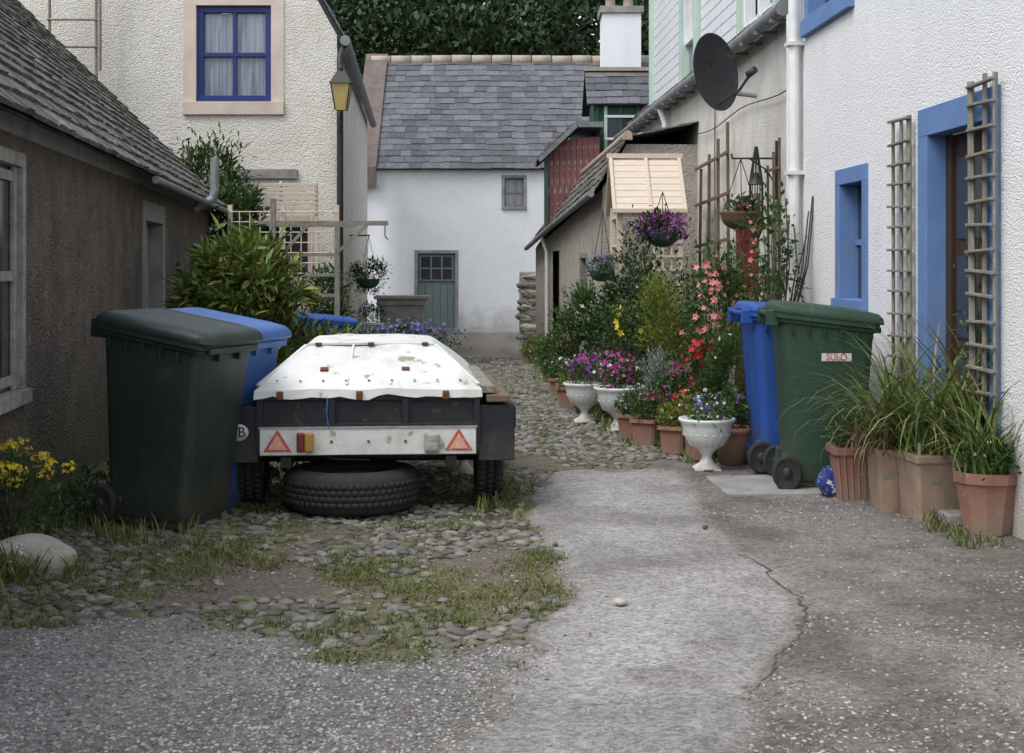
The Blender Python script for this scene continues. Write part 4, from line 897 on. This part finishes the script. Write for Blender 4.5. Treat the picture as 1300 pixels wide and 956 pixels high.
PB=empty('raised_planter',(-.95,12.2,0)); trough(PB,.9,.35,.52,wood_brown,False); foliage('foliage',(0,0,.64),(.48,.2,.15),1600,.04,lf_mid,PB); flowers('flowers',(0,0,.67),(.48,.2,.16),320,.019,fl_lob,PB,.3)
STB=empty('stone_trough',(-2.0,26,gz(26))); trough(STB,.85,.5,.78,grey_stone,False); box('slab',-.5,.5,-.32,.32,.78,.84,grey_stone,STB,.01)
E=potted('urn_planter',(-2.3,23.0,gz(23)),U(1.3),.42,[((0,0,.15),(.2,.2,.2),600,.05,lf_mid)],[])
SW=empty('stone_pillar',(.30,27,gz(27)))
for k in range(60):
    x=rng.uniform(-.13,.15);z=rng.uniform(0,1.25);s=rng.uniform(.05,.11)
    v=[(p[0]*s*1.25+x,p[1]*s*.8+rng.uniform(-.012,.012),p[2]*s*.7+z) for p in sv]; mesh('stone',v,sf,cobble if k%3 else rock,SW)
box('core',-.16,.18,-.03,.3,0,1.28,tan_harl,SW,.03)
BO=empty('boulder',(-2.10,6.20,0)); v=[]
for p in sv:
    q=Vector(p); d=1+.25*noise.noise(q*1.7+Vector((3,1,2)))+.08*noise.noise(q*5); v.append((p[0]*.23*d,p[1]*.16*d,.03+p[2]*.10*d))
mesh('stone',v,sf,rock,BO,True).modifiers.new('s','SUBSURF').levels=1
E=empty('ragwort',(-2.30,6.55,0)); stems('stems',(0,0,0),(0,0,.36),(.2,.15,.14),34,stemm,E,.004); foliage('foliage',(0,0,.2),(.2,.16,.20),460,.045,lf_mid,E)
for k in range(16): flowers('flowers',(rng.normal(0,.10),rng.normal(0,.07),.38+rng.normal(0,.045)),(.05,.045,.02),20,.013,fl_yel,E,.1)
E=empty('daisy_clump',(-2.15,5.85,0)); blades('leaves',[(x,y,0) for x,y in rng.normal(0,.09,(24,2))],.03,420,.17,.010,lf_grass,E,1.3,.8,4); flowers('flowers',(0,0,.12),(.17,.12,.05),22,.011,fl_wht,E)
shrub('wall_foot_weeds',(-2.15,7.35,.10),(.2,.35,.13),900,.04,lf_mid,stem=False); shrub('wall_foot_weeds',(-1.25,8.2,.08),(.25,.3,.1),700,.035,lf_mid,stem=False)
box('paving_slab',1.2,2.2,8.05,8.75,-.03,.012,grey_stone,None,.005,(0,0,.05))

# ---- world, light, camera -------------------------------------------------
w=bpy.data.worlds.new('World'); scene.world=w; w.use_nodes=True; nt=w.node_tree; bg=nt.nodes['Background']
sk=nt.nodes.new('ShaderNodeTexSky'); sk.sky_type='NISHITA'; sk.sun_disc=False; sk.sun_elevation=math.radians(55); sk.sun_rotation=math.radians(231); sk.air_density=1; sk.dust_density=2
hs=nt.nodes.new('ShaderNodeHueSaturation'); hs.inputs['Saturation'].default_value=.42; hs.inputs['Value'].default_value=2.25
nt.links.new(sk.outputs[0],hs.inputs['Color']); nt.links.new(hs.outputs[0],bg.inputs[0]); bg.inputs[1].default_value=.15
sl=bpy.data.lights.new('sun','SUN'); sl.energy=1.4; sl.angle=math.radians(28); sl.color=(1,.98,.95)
so=bpy.data.objects.new('sun',sl); COL.objects.link(so)
el=math.radians(55);az=math.radians(231); dv=Vector((math.sin(az)*math.cos(el),math.cos(az)*math.cos(el),math.sin(el)))
so.rotation_euler=dv.to_track_quat('Z','Y').to_euler(); so.location=dv*30
cam=bpy.data.cameras.new('camera'); cam.lens=50; cam.sensor_width=36; cam.sensor_fit='HORIZONTAL'; cam.shift_y=-.11; cam.clip_end=1500; cam.clip_start=.05
co=bpy.data.objects.new('camera',cam); COL.objects.link(co); co.location=(0,0,1.31); co.rotation_euler=(pi/2,0,0); scene.camera=co
scene.view_settings.view_transform='Standard'; scene.view_settings.look='None'; scene.view_settings.exposure=0
